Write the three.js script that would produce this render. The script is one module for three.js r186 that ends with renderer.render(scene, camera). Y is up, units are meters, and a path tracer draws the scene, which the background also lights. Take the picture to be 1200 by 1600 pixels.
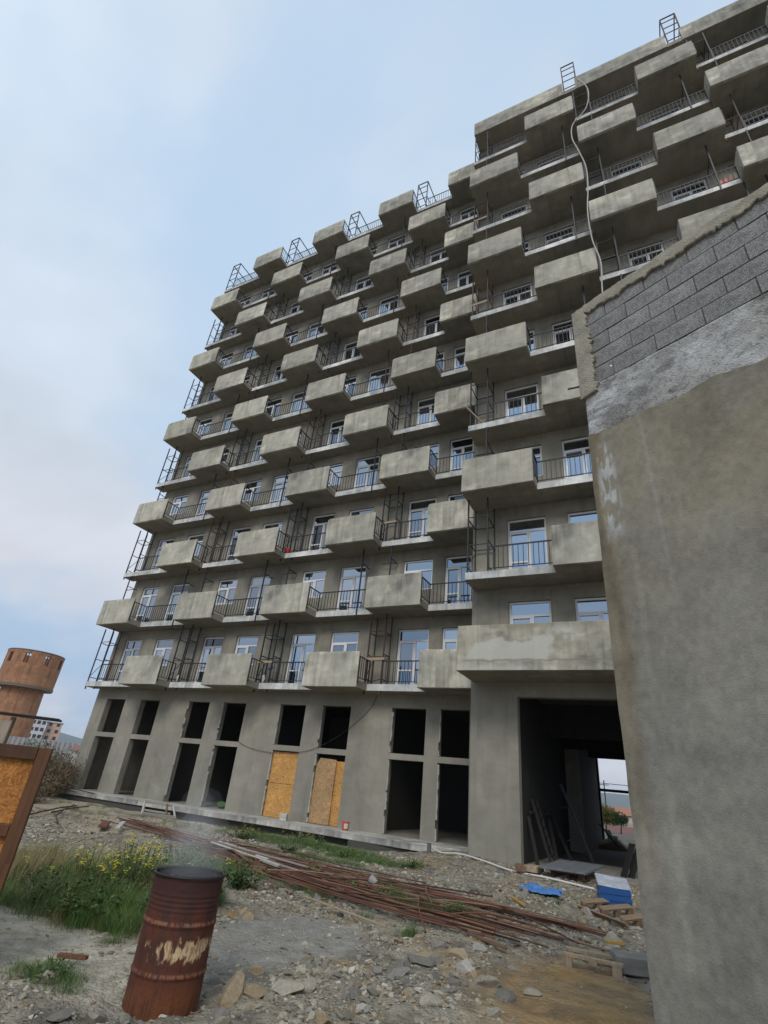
import * as THREE from 'three';
import { mergeGeometries, mergeVertices } from 'three/addons/utils/BufferGeometryUtils.js';

// ---------------------------------------------------------------- camera, sky, sun, exposure
const scene = new THREE.Scene();
const camera = new THREE.PerspectiveCamera(89.52, 768 / 1024, 0.1, 6000);
camera.position.set(25.6957, 1.6024, 17.0993);
camera.rotation.set(0.490, 0.507, 0.107, 'YXZ');
scene.add(camera);
const renderer = new THREE.WebGLRenderer({ antialias: true });
renderer.setSize(768, 1024);
renderer.shadowMap.enabled = true;
renderer.toneMapping = THREE.LinearToneMapping;
renderer.toneMappingExposure = 1.16;
const SUN_DIR = new THREE.Vector3(0.22, 0.66, 0.72).normalize();
const sun = new THREE.DirectionalLight(new THREE.Color(1, 0.955, 0.89), 1.45);
sun.position.copy(SUN_DIR).multiplyScalar(80).add(new THREE.Vector3(18, 0, 0));
sun.target.position.set(18, 0, 0);
sun.castShadow = true; sun.shadow.radius = 45; sun.shadow.mapSize.set(2048, 2048);
Object.assign(sun.shadow.camera, { left: -50, right: 50, top: 50, bottom: -50, near: 1, far: 250 });
scene.add(sun, sun.target);
scene.fog = new THREE.FogExp2(new THREE.Color().setRGB(0.62, 0.72, 0.84), 0.00022);

// ---------------------------------------------------------------- noise
function rng(seed) { let a = seed >>> 0; return () => { a = (a + 0x6D2B79F5) | 0; let t = Math.imul(a ^ (a >>> 15), 1 | a); t = (t + Math.imul(t ^ (t >>> 7), 61 | t)) ^ t; return ((t ^ (t >>> 14)) >>> 0) / 4294967296; }; }
const hash = (x, y, s) => { let h = Math.imul(x, 374761393) ^ Math.imul(y, 668265263) ^ Math.imul(s, 974634541); h = Math.imul(h ^ (h >>> 13), 1274126177); h ^= h >>> 16; return (h >>> 0) / 4294967296; };
const sm = (t) => t * t * (3 - 2 * t);
function vn(x, y, s, per) {            // value noise, periodic when per is given
  let ix = Math.floor(x), iy = Math.floor(y); const fx = sm(x - ix), fy = sm(y - iy); let jx = ix + 1, jy = iy + 1;
  if (per) { ix = ((ix % per) + per) % per; jx = ((jx % per) + per) % per; iy = ((iy % per) + per) % per; jy = ((jy % per) + per) % per; }
  const a = hash(ix, iy, s), b = hash(jx, iy, s), c = hash(ix, jy, s), d = hash(jx, jy, s);
  return a + (b - a) * fx + (c - a) * fy + (a - b - c + d) * fx * fy;
}
function fbm(x, y, s, oct = 4, per = 0, gain = 0.5) { let v = 0, a = 1, t = 0; for (let i = 0; i < oct; i++) { v += a * vn(x, y, s + i * 17, per); t += a; a *= gain; x *= 2; y *= 2; per *= 2; } return v / t; }
const clamp = (x, a = 0, b = 1) => Math.min(b, Math.max(a, x));
const ss = (a, b, x) => sm(clamp((x - a) / (b - a)));
const mix = (a, b, t) => a + (b - a) * t;
const mix3 = (a, b, t) => [mix(a[0], b[0], t), mix(a[1], b[1], t), mix(a[2], b[2], t)];
function vn3(x, y, z, s) { const iz = Math.floor(z), f = sm(z - iz); return mix(vn(x, y, s + iz * 131), vn(x, y, s + (iz + 1) * 131), f); }
function fbm3(x, y, z, s, oct = 5) { let v = 0, a = 1, t = 0; for (let i = 0; i < oct; i++) { v += a * vn3(x, y, z, s + i * 29); t += a; a *= 0.52; x *= 2.03; y *= 2.03; z *= 2.03; } return v / t; }

// ---------------------------------------------------------------- sky: soft overcast with blue showing through
{
  const W = 1024, H = 512, data = new Float32Array(W * H * 4);
  for (let j = 0; j < H; j++) {
    const el = ((j + 0.5) / H - 0.5) * Math.PI, y = Math.sin(el);
    for (let i = 0; i < W; i++) {
      const az = ((i + 0.5) / W - 0.5) * 2 * Math.PI, x = Math.cos(az) * Math.cos(el), z = Math.sin(az) * Math.cos(el);
      const yy = Math.max(y, 0), k = 1 / (yy + 0.34);
      const wx = x * k, wz = z * k;
      const w1 = fbm3(wx * 0.9 + 3, wz * 0.9 + 1, y * 1.1, 5, 4) - 0.5;
      const c1 = fbm3(wx * 1.25 + w1 * 1.5 + 7.3, wz * 2.1 + w1 + 2.1, y * 2.4, 11, 6);
      const c2 = fbm3(wx * 3.2 + 1, wz * 4.2 + 4, y * 4, 77, 5);
      const cloud = ss(0.40, 0.62, c1 * 0.80 + c2 * 0.20 + 0.09 * ss(0.16, 0.28, yy) * ss(0.62, 0.38, yy));
      const base = mix3([0.32, 0.455, 0.635], [0.435, 0.575, 0.745], ss(0.0, 0.45, yy));
      const lump = 0.86 + 0.40 * (fbm3(wx * 2.1 + 5, wz * 3.4 + 2, y * 5, 155, 5) - 0.3), cl = mix3([0.635, 0.655, 0.715], [0.60, 0.685, 0.79], ss(0.2, 0.62, yy)).map((q) => q * lump);
      let c = mix3(base, cl, 0.10 + cloud * 0.84);
      const dk = ss(0.52, 0.8, fbm3(wx * 0.8 + 9, wz * 1.5 + 3, y * 2, 303, 4));
      c = mix3(c, [c[0] * 0.86, c[1] * 0.89, c[2] * 0.93], dk * 0.55);
      if (y < 0) { const g = ss(0, -0.05, y); c = mix3(c, [0.2, 0.19, 0.17], g); }
      const o = (j * W + i) * 4; data[o] = c[0]; data[o + 1] = c[1]; data[o + 2] = c[2]; data[o + 3] = 1;
    }
  }
  const t = new THREE.DataTexture(data, W, H, THREE.RGBAFormat, THREE.FloatType);
  t.mapping = THREE.EquirectangularReflectionMapping; t.magFilter = THREE.LinearFilter; t.minFilter = THREE.LinearFilter; t.wrapS = THREE.RepeatWrapping; t.needsUpdate = true;
  scene.background = t; scene.environment = t;
}

// ---------------------------------------------------------------- names, tags, geometry helpers
const used = {};
function numbered(name) { const n = used[name] = (used[name] ?? -1) + 1; return n ? name + '_' + String(n).padStart(3, '0') : name; }
function tag(o, label, category, group, kind) { if (label) o.userData.label = label; if (category) o.userData.category = category; if (group) o.userData.group = group; if (kind) o.userData.kind = kind; return o; }
function thing(name, label, category, pos = [0, 0, 0], turn = 0, group) { const o = new THREE.Group(); o.name = numbered(name); o.position.set(...pos); o.rotation.y = turn; scene.add(o); return tag(o, label, category, group); }
function part(name, geo, mat, parent) { const m = new THREE.Mesh(geo, mat); m.name = name; m.castShadow = m.receiveShadow = true; parent.add(m); return m; }
function single(name, geo, mat, label, category, group, kind) { const m = part(numbered(name), geo, mat, scene); return tag(m, label, category, group, kind); }
function structure(name, geo, mat) { const m = part(numbered(name), geo, mat, scene); m.userData.kind = 'structure'; return m; }
function copyOf(o, name, label, pos, turn) { const c = o.clone(); c.name = numbered(name); c.userData = { ...o.userData }; if (label) c.userData.label = label; if (pos) c.position.set(...pos); if (turn !== undefined) c.rotation.y = turn; scene.add(c); return c; }

// uv in metres from the dominant direction of each triangle
function boxUV(g) {
  if (g.index) g = g.toNonIndexed();
  const p = g.attributes.position, uv = new Float32Array(p.count * 2), a = new THREE.Vector3(), b = new THREE.Vector3(), c = new THREE.Vector3();
  for (let i = 0; i < p.count; i += 3) {
    a.fromBufferAttribute(p, i); b.fromBufferAttribute(p, i + 1); c.fromBufferAttribute(p, i + 2);
    const n = b.clone().sub(a).cross(c.clone().sub(a)), ax = Math.abs(n.x), ay = Math.abs(n.y), az = Math.abs(n.z);
    [a, b, c].forEach((v, k) => { const o = (i + k) * 2; if (ay >= ax && ay >= az) { uv[o] = v.x; uv[o + 1] = v.z; } else if (ax > az) { uv[o] = v.z + 1.7; uv[o + 1] = v.y; } else { uv[o] = v.x; uv[o + 1] = v.y; } });
  }
  g.setAttribute('uv', new THREE.BufferAttribute(uv, 2)); return g;
}
const clean = (g) => { if (g.index) g = g.toNonIndexed(); for (const k of Object.keys(g.attributes)) if (!['position', 'normal', 'uv'].includes(k)) g.deleteAttribute(k); if (!g.attributes.uv) g = boxUV(g); return g; };
const merge = (list) => mergeGeometries(list.map(clean));
function box(x0, x1, y0, y1, z0, z1) { const g = new THREE.BoxGeometry(x1 - x0, y1 - y0, z1 - z0).toNonIndexed(); g.translate((x0 + x1) / 2, (y0 + y1) / 2, (z0 + z1) / 2); return boxUV(g); }
// a board with bevelled edges, centred on the origin
function board(w, h, d, b = 0.004) { b = Math.min(b, w / 3, h / 3, d / 3); const s = new THREE.Shape(); s.moveTo(-w / 2 + b, -h / 2 + b); s.lineTo(w / 2 - b, -h / 2 + b); s.lineTo(w / 2 - b, h / 2 - b); s.lineTo(-w / 2 + b, h / 2 - b); s.closePath(); const g = new THREE.ExtrudeGeometry(s, { depth: d - 2 * b, bevelEnabled: true, bevelSize: b, bevelThickness: b, bevelSegments: 1 }); g.translate(0, 0, -d / 2 + b); return boxUV(g); }
// square bar between two points
function bar(p, q, w, h = w) { const a = new THREE.Vector3(...p), b = new THREE.Vector3(...q), d = b.clone().sub(a), L = d.length(); const g = new THREE.BoxGeometry(w, L, h); const m = new THREE.Matrix4().makeRotationFromQuaternion(new THREE.Quaternion().setFromUnitVectors(new THREE.Vector3(0, 1, 0), d.normalize())); g.applyMatrix4(m); g.translate((p[0] + q[0]) / 2, (p[1] + q[1]) / 2, (p[2] + q[2]) / 2); return clean(g); }
function tube(pts, r, seg = 40, rad = 6, closed = false) { return clean(new THREE.TubeGeometry(new THREE.CatmullRomCurve3(pts.map((p) => new THREE.Vector3(...p)), closed, 'centripetal'), seg, r, rad, closed)); }

// ---------------------------------------------------------------- textures and materials
const toS = (x) => { x = clamp(x); return Math.round(255 * (x <= 0.0031308 ? 12.92 * x : 1.055 * Math.pow(x, 1 / 2.4) - 0.055)); };
function colourTex(w, h, fn, rep = [1, 1], wrap = THREE.RepeatWrapping) {
  const d = new Uint8Array(w * h * 4);
  for (let j = 0; j < h; j++) for (let i = 0; i < w; i++) { const c = fn((i + 0.5) / w, (j + 0.5) / h), o = (j * w + i) * 4; d[o] = toS(c[0]); d[o + 1] = toS(c[1]); d[o + 2] = toS(c[2]); d[o + 3] = 255; }
  const t = new THREE.DataTexture(d, w, h); t.colorSpace = THREE.SRGBColorSpace; t.magFilter = THREE.LinearFilter; t.minFilter = THREE.LinearMipmapLinearFilter; t.generateMipmaps = true; t.wrapS = t.wrapT = wrap; t.repeat.set(...rep); t.needsUpdate = true; return t;
}
function greyTex(w, h, fn, rep = [1, 1], wrap = THREE.RepeatWrapping) {
  const d = new Uint8Array(w * h * 4);
  for (let j = 0; j < h; j++) for (let i = 0; i < w; i++) { const c = Math.round(255 * clamp(fn((i + 0.5) / w, (j + 0.5) / h))), o = (j * w + i) * 4; d[o] = d[o + 1] = d[o + 2] = c; d[o + 3] = 255; }
  const t = new THREE.DataTexture(d, w, h); t.magFilter = THREE.LinearFilter; t.minFilter = THREE.LinearMipmapLinearFilter; t.generateMipmaps = true; t.wrapS = t.wrapT = wrap; t.repeat.set(...rep); t.needsUpdate = true; return t;
}
const rgb = (r, g, b) => new THREE.Color().setRGB(r, g, b);
const std = (o) => new THREE.MeshStandardMaterial({ roughness: 0.9, metalness: 0, ...o });

// plaster of the building: 6.3 m tile
function plasterFn(base, seed, contrast) {
  return (u, v) => {
    const big = fbm(u * 5, v * 5, seed, 5, 5), mid = fbm(u * 22, v * 14, seed + 9, 4, 0), f = vn(u * 420, v * 420, seed + 3, 420);
    const streak = fbm(u * 60, v * 4, seed + 21, 3, 0), trowel = fbm(u * 14 + big * 3, v * 40 + big * 6, seed + 31, 3, 0);
    let k = 1 + contrast * ((big - 0.5) * 0.9 + (mid - 0.5) * 0.45 + (streak - 0.5) * 0.25 + (trowel - 0.5) * 0.3) + (f - 0.5) * 0.08;
    const damp = ss(0.56, 0.7, fbm(u * 7 + 3, v * 6 + 1, seed + 50, 4, 0)); k *= 1 - damp * 0.14 * contrast;
    const pale = ss(0.60, 0.74, fbm(u * 9 + 13, v * 11 + 5, seed + 60, 4, 0)); k *= 1 + pale * 0.20 * contrast;
    const fl = ss(0.82, 0.97, vn(3, v * 9.2, seed + 70)) * ss(0.4, 0.6, fbm(u * 30, v * 9, seed + 71, 3)); k *= 1 + 0.22 * fl * contrast; const run = ss(0.62, 0.75, fbm(u * 55, v * 2.2, seed + 80, 3)) ; k *= 1 - 0.13 * run * contrast;
    const w = (big - 0.5) * 0.05 * contrast;
    return [base[0] * k * (1 + w), base[1] * k, base[2] * k * (1 - w * 1.6)];
  };
}
const plasterBump = greyTex(512, 512, (u, v) => 0.5 * fbm(u * 40, v * 40, 4, 4, 40) + 0.3 * fbm(u * 10, v * 24, 8, 3, 0) + 0.2 * vn(u * 256, v * 256, 6, 256), [1 / 2.1, 1 / 2.1]);
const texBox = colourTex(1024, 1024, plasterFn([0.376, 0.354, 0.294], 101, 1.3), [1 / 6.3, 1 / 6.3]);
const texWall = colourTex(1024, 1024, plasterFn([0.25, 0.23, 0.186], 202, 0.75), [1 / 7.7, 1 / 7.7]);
const texLow = colourTex(1024, 1024, plasterFn([0.272, 0.252, 0.205], 303, 0.5), [1 / 6.9, 1 / 6.9]);
const tinted = (k) => rgb(k, k, k);
const M = {
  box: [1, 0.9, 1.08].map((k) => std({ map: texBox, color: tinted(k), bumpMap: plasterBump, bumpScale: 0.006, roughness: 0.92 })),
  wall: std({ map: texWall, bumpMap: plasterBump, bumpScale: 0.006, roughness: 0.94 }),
  lowWall: std({ map: texLow, color: rgb(1, 1, 1), bumpMap: plasterBump, bumpScale: 0.006, roughness: 0.94 }),
  slab: std({ map: texWall, color: tinted(0.98), bumpMap: plasterBump, bumpScale: 0.006, roughness: 0.93 }),
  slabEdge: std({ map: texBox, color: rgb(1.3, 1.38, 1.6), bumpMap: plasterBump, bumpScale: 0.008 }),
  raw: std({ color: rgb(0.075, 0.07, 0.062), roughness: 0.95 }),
  shadedTunnel: std({ map: texWall, color: tinted(0.075), roughness: 0.95 }),  // wall texture darkened, the passage gloom is painted into its colour
  steel: std({ color: rgb(0.028, 0.029, 0.033), roughness: 0.55, metalness: 0.3 }),
  rustSteel: std({ color: rgb(0.085, 0.042, 0.03), roughness: 0.7, metalness: 0.2 }),
  pvcs: [[0.8, 0.81, 0.83], [0.7, 0.7, 0.7], [0.76, 0.74, 0.74]].map((c) => std({ color: rgb(...c), roughness: 0.4 })),
  glass: [[0.34, 0.395, 0.46], [0.41, 0.465, 0.53], [0.25, 0.29, 0.34], [0.10, 0.11, 0.125], [0.32, 0.36, 0.41]].map((c, i) => new THREE.MeshStandardMaterial({ color: rgb(...c), roughness: i === 4 ? 0.12 : 0.02, metalness: 1 })),
  dark: std({ color: rgb(0.03, 0.03, 0.03), roughness: 0.9 }),
};

// ================================================================ THE BUILDING
const FL = (n) => 4.8 + (n - 1) * 3;            // underside of slab n
const T = 0.25;                                 // slab thickness
const building = thing('apartment_building', 'tall unfinished grey concrete apartment block with staggered boxed balconies filling the view', 'building');
const L = { wall: -1.5, rail: -0.84, box: 0 }, Rr = { wall: 1.0, rail: 1.98, box: 2.6 };
const leftCols = [[0.36, 1.3], [2.70, 1.3], [6.05, 1.29], [8.15, 1.3], [11.34, 1.3], [13.44, 1.34], [16.61, 1.35], [18.50, 1.15]];
const rightCols = [21.72, 23.75, 26.97, 29.0, 32.22, 34.25, 37.47].map((x) => [x, 1.33]);
const evenL = [[-0.41, 2.0], [5.22, 7.67], [10.5, 12.94], [15.75, 18.14]], oddL = [[2.82, 5.32], [8.13, 10.6], [13.36, 15.8], [18.23, 20.495]];
const oddR = [[20.56, 23.0], [25.8, 28.22], [31.05, 33.47], [36.3, 38.7]], evenR = [[23.43, 25.8], [28.65, 31.05], [33.9, 36.3]];
const inBox = (boxes, x, w) => boxes.some(([a, b]) => x + w / 2 > a - 0.1 && x + w / 2 < b + 0.1);

// walls with their openings
function wallShape(x0, x1, y0, y1, holes) {
  const s = new THREE.Shape(); s.moveTo(x0, y0); s.lineTo(x1, y0); s.lineTo(x1, y1); s.lineTo(x0, y1); s.closePath();
  for (const [a, b, c, d] of holes) { const h = new THREE.Path(); h.moveTo(a, c); h.lineTo(a, d); h.lineTo(b, d); h.lineTo(b, c); h.closePath(); s.holes.push(h); }
  return s;
}
const windows = [];
function planWindows(cols, floors, boxesOf, z) {
  for (const n of floors) cols.forEach(([x, w], i) => {
    const covered = inBox(boxesOf(n), x, w);
    const door = !covered || (n === 2 && i < 2);
    windows.push({ x, w, y0: FL(n) + T + (door ? 0.02 : 0.92), y1: FL(n) + 2.53, z, door, n });
  });
}
const floors10 = [1, 2, 3, 4, 5, 6, 7, 8, 9, 10];
planWindows(leftCols, floors10, (n) => (n % 2 ? oddL : evenL), L.wall);
planWindows(rightCols, floors10, (n) => (n === 1 ? [[20.5, 42]] : n % 2 ? oddR : evenR), Rr.wall);
const groundOpen = [[0.42, 1.80], [2.93, 4.23], [6.10, 7.44], [8.22, 9.56], [11.36, 12.70], [13.49, 14.84], [16.63, 18.01], [18.53, 19.66]];
const holesL = windows.filter((w) => w.z === L.wall).map((w) => [w.x, w.x + w.w, w.y0, w.y1]);
const holesR = windows.filter((w) => w.z === Rr.wall).map((w) => [w.x, w.x + w.w, w.y0, w.y1]);
const upperHoles = (h) => h, WT = 0.3;
{
  const gl = []; for (const [a, b] of groundOpen) gl.push([a, b, 0.245, 2.57], [a, b, 2.77, 4.33]);
  const extr = (s, zFront) => boxUV(new THREE.ExtrudeGeometry(s, { depth: WT, bevelEnabled: false }).translate(0, 0, zFront - WT));
  const wg = part('wall', extr(wallShape(-0.45, 20.5, 0.0, 4.8, gl), L.wall), M.lowWall, building); wg.userData.label = 'ground floor wall with tall open doorways';
  part('wall', extr(wallShape(-0.45, 20.5, 4.8, 34.8, holesL), L.wall), M.wall, building);
  const w2 = part('wall', extr(wallShape(20.5, 42, 0.0, 4.8, [[21.92, 27.1, 0.21, 4.38]]), Rr.wall), M.lowWall, building); w2.userData.label = 'grey pier and lintel round the passage opening';
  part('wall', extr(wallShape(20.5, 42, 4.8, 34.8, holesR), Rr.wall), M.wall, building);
  part('side_wall', merge([box(20.5, 20.8, 0, 34.8, L.wall - WT + 0.002, Rr.wall - WT)]), M.wall, building);
  part('side_wall', merge([box(-0.45, -0.15, 0, 34.8, -14, L.wall - WT)]), M.wall, building);
  part('side_wall', box(41.7, 42, 0, 34.8, -7.2, Rr.wall - WT), M.wall, building); part('rear_wall', box(-0.45, 42, FL(1) + T, 34.8, -14, -13.7), M.wall, building);
  // interior: floors, partitions, back walls
  const fl = []; for (let n = 1; n <= 11; n++) { fl.push(box(-0.15, 20.5, FL(n), FL(n) + T, n === 1 ? -9.2 : -7, L.wall - WT), box(20.8, 42, FL(n), FL(n) + T, -7, Rr.wall - WT)); }
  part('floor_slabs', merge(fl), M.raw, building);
  const iw = [box(-0.15, 42, FL(1) + 0.01, 34.8, -7.2, -7.0)];
  for (const x of [5.1, 10.4, 15.65]) iw.push(box(x, x + 0.15, 0.24, 34.79, -7, L.wall - WT));
  for (const x of [25.75, 31.0, 36.25]) iw.push(box(x, x + 0.15, FL(1) + T, 34.79, -7, Rr.wall - WT));
  iw.push(box(-0.15, 21.6, 0, FL(1), -9.2, -9.0));
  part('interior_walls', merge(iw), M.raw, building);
  // passage: side walls, pier, ceiling beams, floor, far wall with a gap on to the town
  const pw = [box(21.6, 21.92, 0, 4.8, -7.0, Rr.wall - WT), box(21.6, 22.45, 0, 4.8, -13, -7.0), box(27.1, 27.4, 0, 4.8, -13, Rr.wall - WT)];
  pw.push(box(22.45, 27.1, 4.0, 4.8, -13.3, -13), box(22.45, 22.52, 0.2, 4.0, -13.3, -13), box(26.6, 27.4, 0.2, 4.0, -13.3, -13));
  for (const z of [-3.2, -7.2, -10.6]) pw.push(box(21.92, 27.1, 3.75, 4.8, z, z + 0.4));
  part('passage_wall', merge(pw), M.shadedTunnel, building);
  part('passage_column_face', box(21.925, 22.47, 0.2, 3.74, -6.995, -6.95), M.lowWall, building);  // front keeps the plain wall tone, the pier behind carries painted shade
  part('window_rail', merge([box(22.5, 26.7, 2.5, 2.62, -13.2, -13.1)]), M.dark, building);
  part('passage_floor', box(21.9, 27.2, -0.1, 0.2, -3.0, Rr.wall + 0.02), M.slab, building); part('passage_floor', box(21.9, 27.2, -0.1, 0.198, -13.4, -3.0), M.shadedTunnel, building);  // rear stretch uses the darkened copy, its shade painted into the floor colour
  part('ground_floor_slab', box(-0.15, 20.5, 0, 0.24, -9, L.wall - WT), M.slab, building);
}
// entrance podium
{
  const s = new THREE.Shape(); [[-1.9, 1.8], [20.49, 1.8], [20.49, -0.02], [17.5, 0.25], [14, 0.55], [8, 0.58], [-1.9, 0.62]].forEach(([x, z], i) => (i ? s.lineTo(x, z) : s.moveTo(x, z)));
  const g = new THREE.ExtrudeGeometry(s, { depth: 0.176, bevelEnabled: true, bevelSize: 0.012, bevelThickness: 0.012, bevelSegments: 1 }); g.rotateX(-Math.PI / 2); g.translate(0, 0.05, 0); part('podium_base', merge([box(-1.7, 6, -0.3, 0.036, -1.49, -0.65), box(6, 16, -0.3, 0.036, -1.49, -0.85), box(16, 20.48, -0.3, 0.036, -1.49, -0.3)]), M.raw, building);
  part('podium', boxUV(g), std({ map: texBox, color: rgb(0.98, 1.0, 1.08), bumpMap: plasterBump, bumpScale: 0.02 }), building);
}
// ragged pale mortar along the left edge of the open doorways
{
  const r = rng(44), pale = std({ color: rgb(0.42, 0.4, 0.36), roughness: 1 });
  groundOpen.forEach(([a], i) => { if (i < 2) return; const gs = []; for (const [y0, y1] of [[0.26, 2.56], [2.79, 4.32]]) { let y = y0; while (y < y1 - 0.05) { const h = Math.min(0.05 + r() * 0.2, y1 - y), w = 0.03 + r() * 0.03; if (r() > 0.12) gs.push(box(a + 0.001, a + w, y, y + h - 0.006, L.wall - 0.07 - r() * 0.02, L.wall - 0.012)); y += h; } } part('jamb_edging', merge(gs), pale, building).userData.kind = 'stuff'; });
}

// windows: one frame shape per size, panes as its children
const frameCache = {};
function frameParts(w, h, door) {
  const key = [w, h, door].join(); if (frameCache[key]) return frameCache[key];
  const f = 0.065, d = 0.07, tr = h - 0.46, mx = w * 0.56, g = [];
  const fr = (x0, x1, y0, y1, z0 = -d / 2, z1 = d / 2) => g.push(box(x0, x1, y0, y1, z0, z1));
  fr(0, f, 0, h); fr(w - f, w, 0, h); fr(f, w - f, 0, f); fr(f, w - f, h - f, h); fr(f, w - f, tr - f / 2, tr + f / 2); fr(mx - f / 2, mx + f / 2, f, tr - f / 2);
  const s = 0.05, sash = (x0, x1, y0, y1) => { fr(x0, x0 + s, y0, y1, -0.02, d / 2 + 0.015); fr(x1 - s, x1, y0, y1, -0.02, d / 2 + 0.015); fr(x0 + s, x1 - s, y0, y0 + s, -0.02, d / 2 + 0.015); fr(x0 + s, x1 - s, y1 - s, y1, -0.02, d / 2 + 0.015); };
  const lx = f + 0.004, rx = mx - f / 2 - 0.004; sash(lx, rx, f + 0.004, tr - f / 2 - 0.004);
  if (door) fr(lx + s, rx - s, 0.62, 0.68, -0.02, d / 2 + 0.014);
  const pane = (x0, x1, y0, y1) => { const p = new THREE.PlaneGeometry(x1 - x0, y1 - y0); p.translate((x0 + x1) / 2, (y0 + y1) / 2, 0); return p; };
  return frameCache[key] = { frame: merge(g), panes: [pane(lx + s, rx - s, f + s, tr - f / 2 - s), pane(mx + f / 2, w - f, f, tr - f / 2), pane(f, w - f, tr + f / 2, h - f)] };
}
{
  const r = rng(9);
  for (const w of windows) {
    const fp = frameParts(+(w.w - 0.012).toFixed(3), +(w.y1 - w.y0 - 0.012).toFixed(3), w.door), m = part('window', fp.frame, M.pvcs[Math.floor(r() * 3)], building);
    m.position.set(w.x + 0.006, w.y0 + 0.006, w.z - 0.12);
    const tone = Math.floor(r() * 3); for (const p of fp.panes) { const q = part('pane', p, M.glass[r() < 0.72 ? tone : Math.floor(r() * 5)], m); q.rotation.set((r() - 0.5) * 0.02, (r() - 0.5) * 0.02, 0); }
  }
}

// balcony slab with a zigzag front; boxes reach the box line, the rest the rail line
function slabGeo(x0, x1, boxes, Z, y, inset) {
  const pts = [[x0, Z.wall + 0.001]]; let x = x0;
  for (const [a, b] of boxes) { if (a > x0 + 0.02) { pts.push([x, Z.rail], [a, Z.rail]); } pts.push([Math.max(a, x0), Z.box - inset], [Math.min(b, x1), Z.box - inset]); x = b; }
  if (x < x1 - 0.03) pts.push([x, Z.rail], [x1, Z.rail]);
  pts.push([x1, Z.wall + 0.001]);
  const s = new THREE.Shape(); const q = pts.filter((p, i) => !i || Math.hypot(p[0] - pts[i - 1][0], p[1] - pts[i - 1][1]) > 1e-4); q.forEach(([a, z], i) => (i ? s.lineTo(a, -z) : s.moveTo(a, -z)));
  const g = new THREE.ExtrudeGeometry(s, { depth: T, bevelEnabled: false }); g.rotateX(-Math.PI / 2); g.translate(0, y, 0); return boxUV(g);
}
const PT = 0.12;                                 // parapet thickness
function parapetGeo(a, b, y, Z, H, r, seed, round) {
  const R = rng(seed), s = new THREE.Shape(), bev = 0.012, x0 = a + bev, x1 = b - bev, y0 = y - 0.004 + bev, top = y + H - bev, N = 9;
  s.moveTo(x0, y0); s.lineTo(x1, y0); s.lineTo(x1, top - 0.02);
  for (let i = 0; i <= N; i++) { const x = mix(x1 - 0.02, x0 + round, i / N); s.lineTo(x, top + (R() - 0.5) * 0.014); }
  if (round > 0.05) s.quadraticCurveTo(x0, top, x0, top - round);
  s.closePath();
  const front = new THREE.ExtrudeGeometry(s, { depth: PT - 2 * bev, bevelEnabled: true, bevelSize: bev, bevelThickness: bev, bevelSegments: 1, curveSegments: 5 }); front.translate(0, 0, Z.box - PT + bev);
  const left = box(a, a + PT, y + T, y + H - 0.03 - round, Z.rail - 0.06, Z.box - PT - 0.002);
  return merge([boxUV(front), left]);
}
function railGeo(path, y, gap = 0.155) {      // path of [x, z]
  const g = [], h = 0.86, y0 = y + T;
  for (let i = 0; i + 1 < path.length; i++) {
    const [ax, az] = path[i], [bx, bz] = path[i + 1], len = Math.hypot(bx - ax, bz - az), n = Math.max(1, Math.round(len / gap));
    g.push(bar([ax, y0 + h, az], [bx, y0 + h, bz], 0.045, 0.03), bar([ax, y0 + 0.1, az], [bx, y0 + 0.1, bz], 0.028, 0.02));
    for (let k = i ? 1 : 0; k <= n; k++) { const t = k / n, w = k === 0 || k === n ? 0.04 : 0.02; g.push(bar([mix(ax, bx, t), y0 + (w > 0.03 ? -0.1 : 0.1), mix(az, bz, t)], [mix(ax, bx, t), y0 + h, mix(az, bz, t)], w)); }
  }
  return merge(g);
}
function ladderGeo(x0, x1, zf, zb, y, h, seed) {   // welded frame standing between two slabs
  const r = rng(seed), g = [], y0 = y - 0.12, y1 = y + h, w = 0.048;
  for (const x of [x0, x1]) { g.push(bar([x, y0, zf], [x, y1, zf], w), bar([x, y + T, zb], [x, y1, zb], w * 0.85)); for (const t of [0.42, 1.36, 2.22]) g.push(bar([x, y + t + r() * 0.06, zf], [x, y + t + r() * 0.06, zb], 0.03)); }
  for (const t of [1.42, 2.25]) g.push(bar([x0, y + t, zb], [x1, y + t, zb], 0.03));
  g.push(bar([x0, y + 0.5, zf], [x0, y + 1.3, zb], 0.022));
  g.push(bar([x0, y + 2.3, zf], [x1, y + 2.3, zf], 0.026)); if (r() > 0.4) g.push(bar([x0, y + 1.25, zf], [x1, y + 1.25, zf], 0.026)); if (r() > 0.5) g.push(bar([x0, y + 0.45, zb], [x1, y + 0.45, zf], 0.024));
  return merge(g);
}
function roofFrameGeo(x0, x1, zf, zb, y, h) {       // deep open frame standing on the roof edge
  const g = [], w = 0.05; for (const x of [x0, x1]) { for (const z of [zf, zb]) g.push(bar([x, y, z], [x, y + h, z], w)); g.push(bar([x, y + h, zf], [x, y + h, zb], w), bar([x, y + 1.35, zf], [x, y + 1.35, zb], 0.032)); }
  g.push(bar([x0, y + h, zb], [x1, y + h, zb], w)); for (const t of [0.12, 0.4, 0.62, 0.84, 1]) g.push(bar([x0, y + h * t, zf], [x1, y + h * t, zf], t === 1 ? w : 0.034)); return merge(g);
}
const H1 = 1.30;
let seed = 500;
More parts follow.
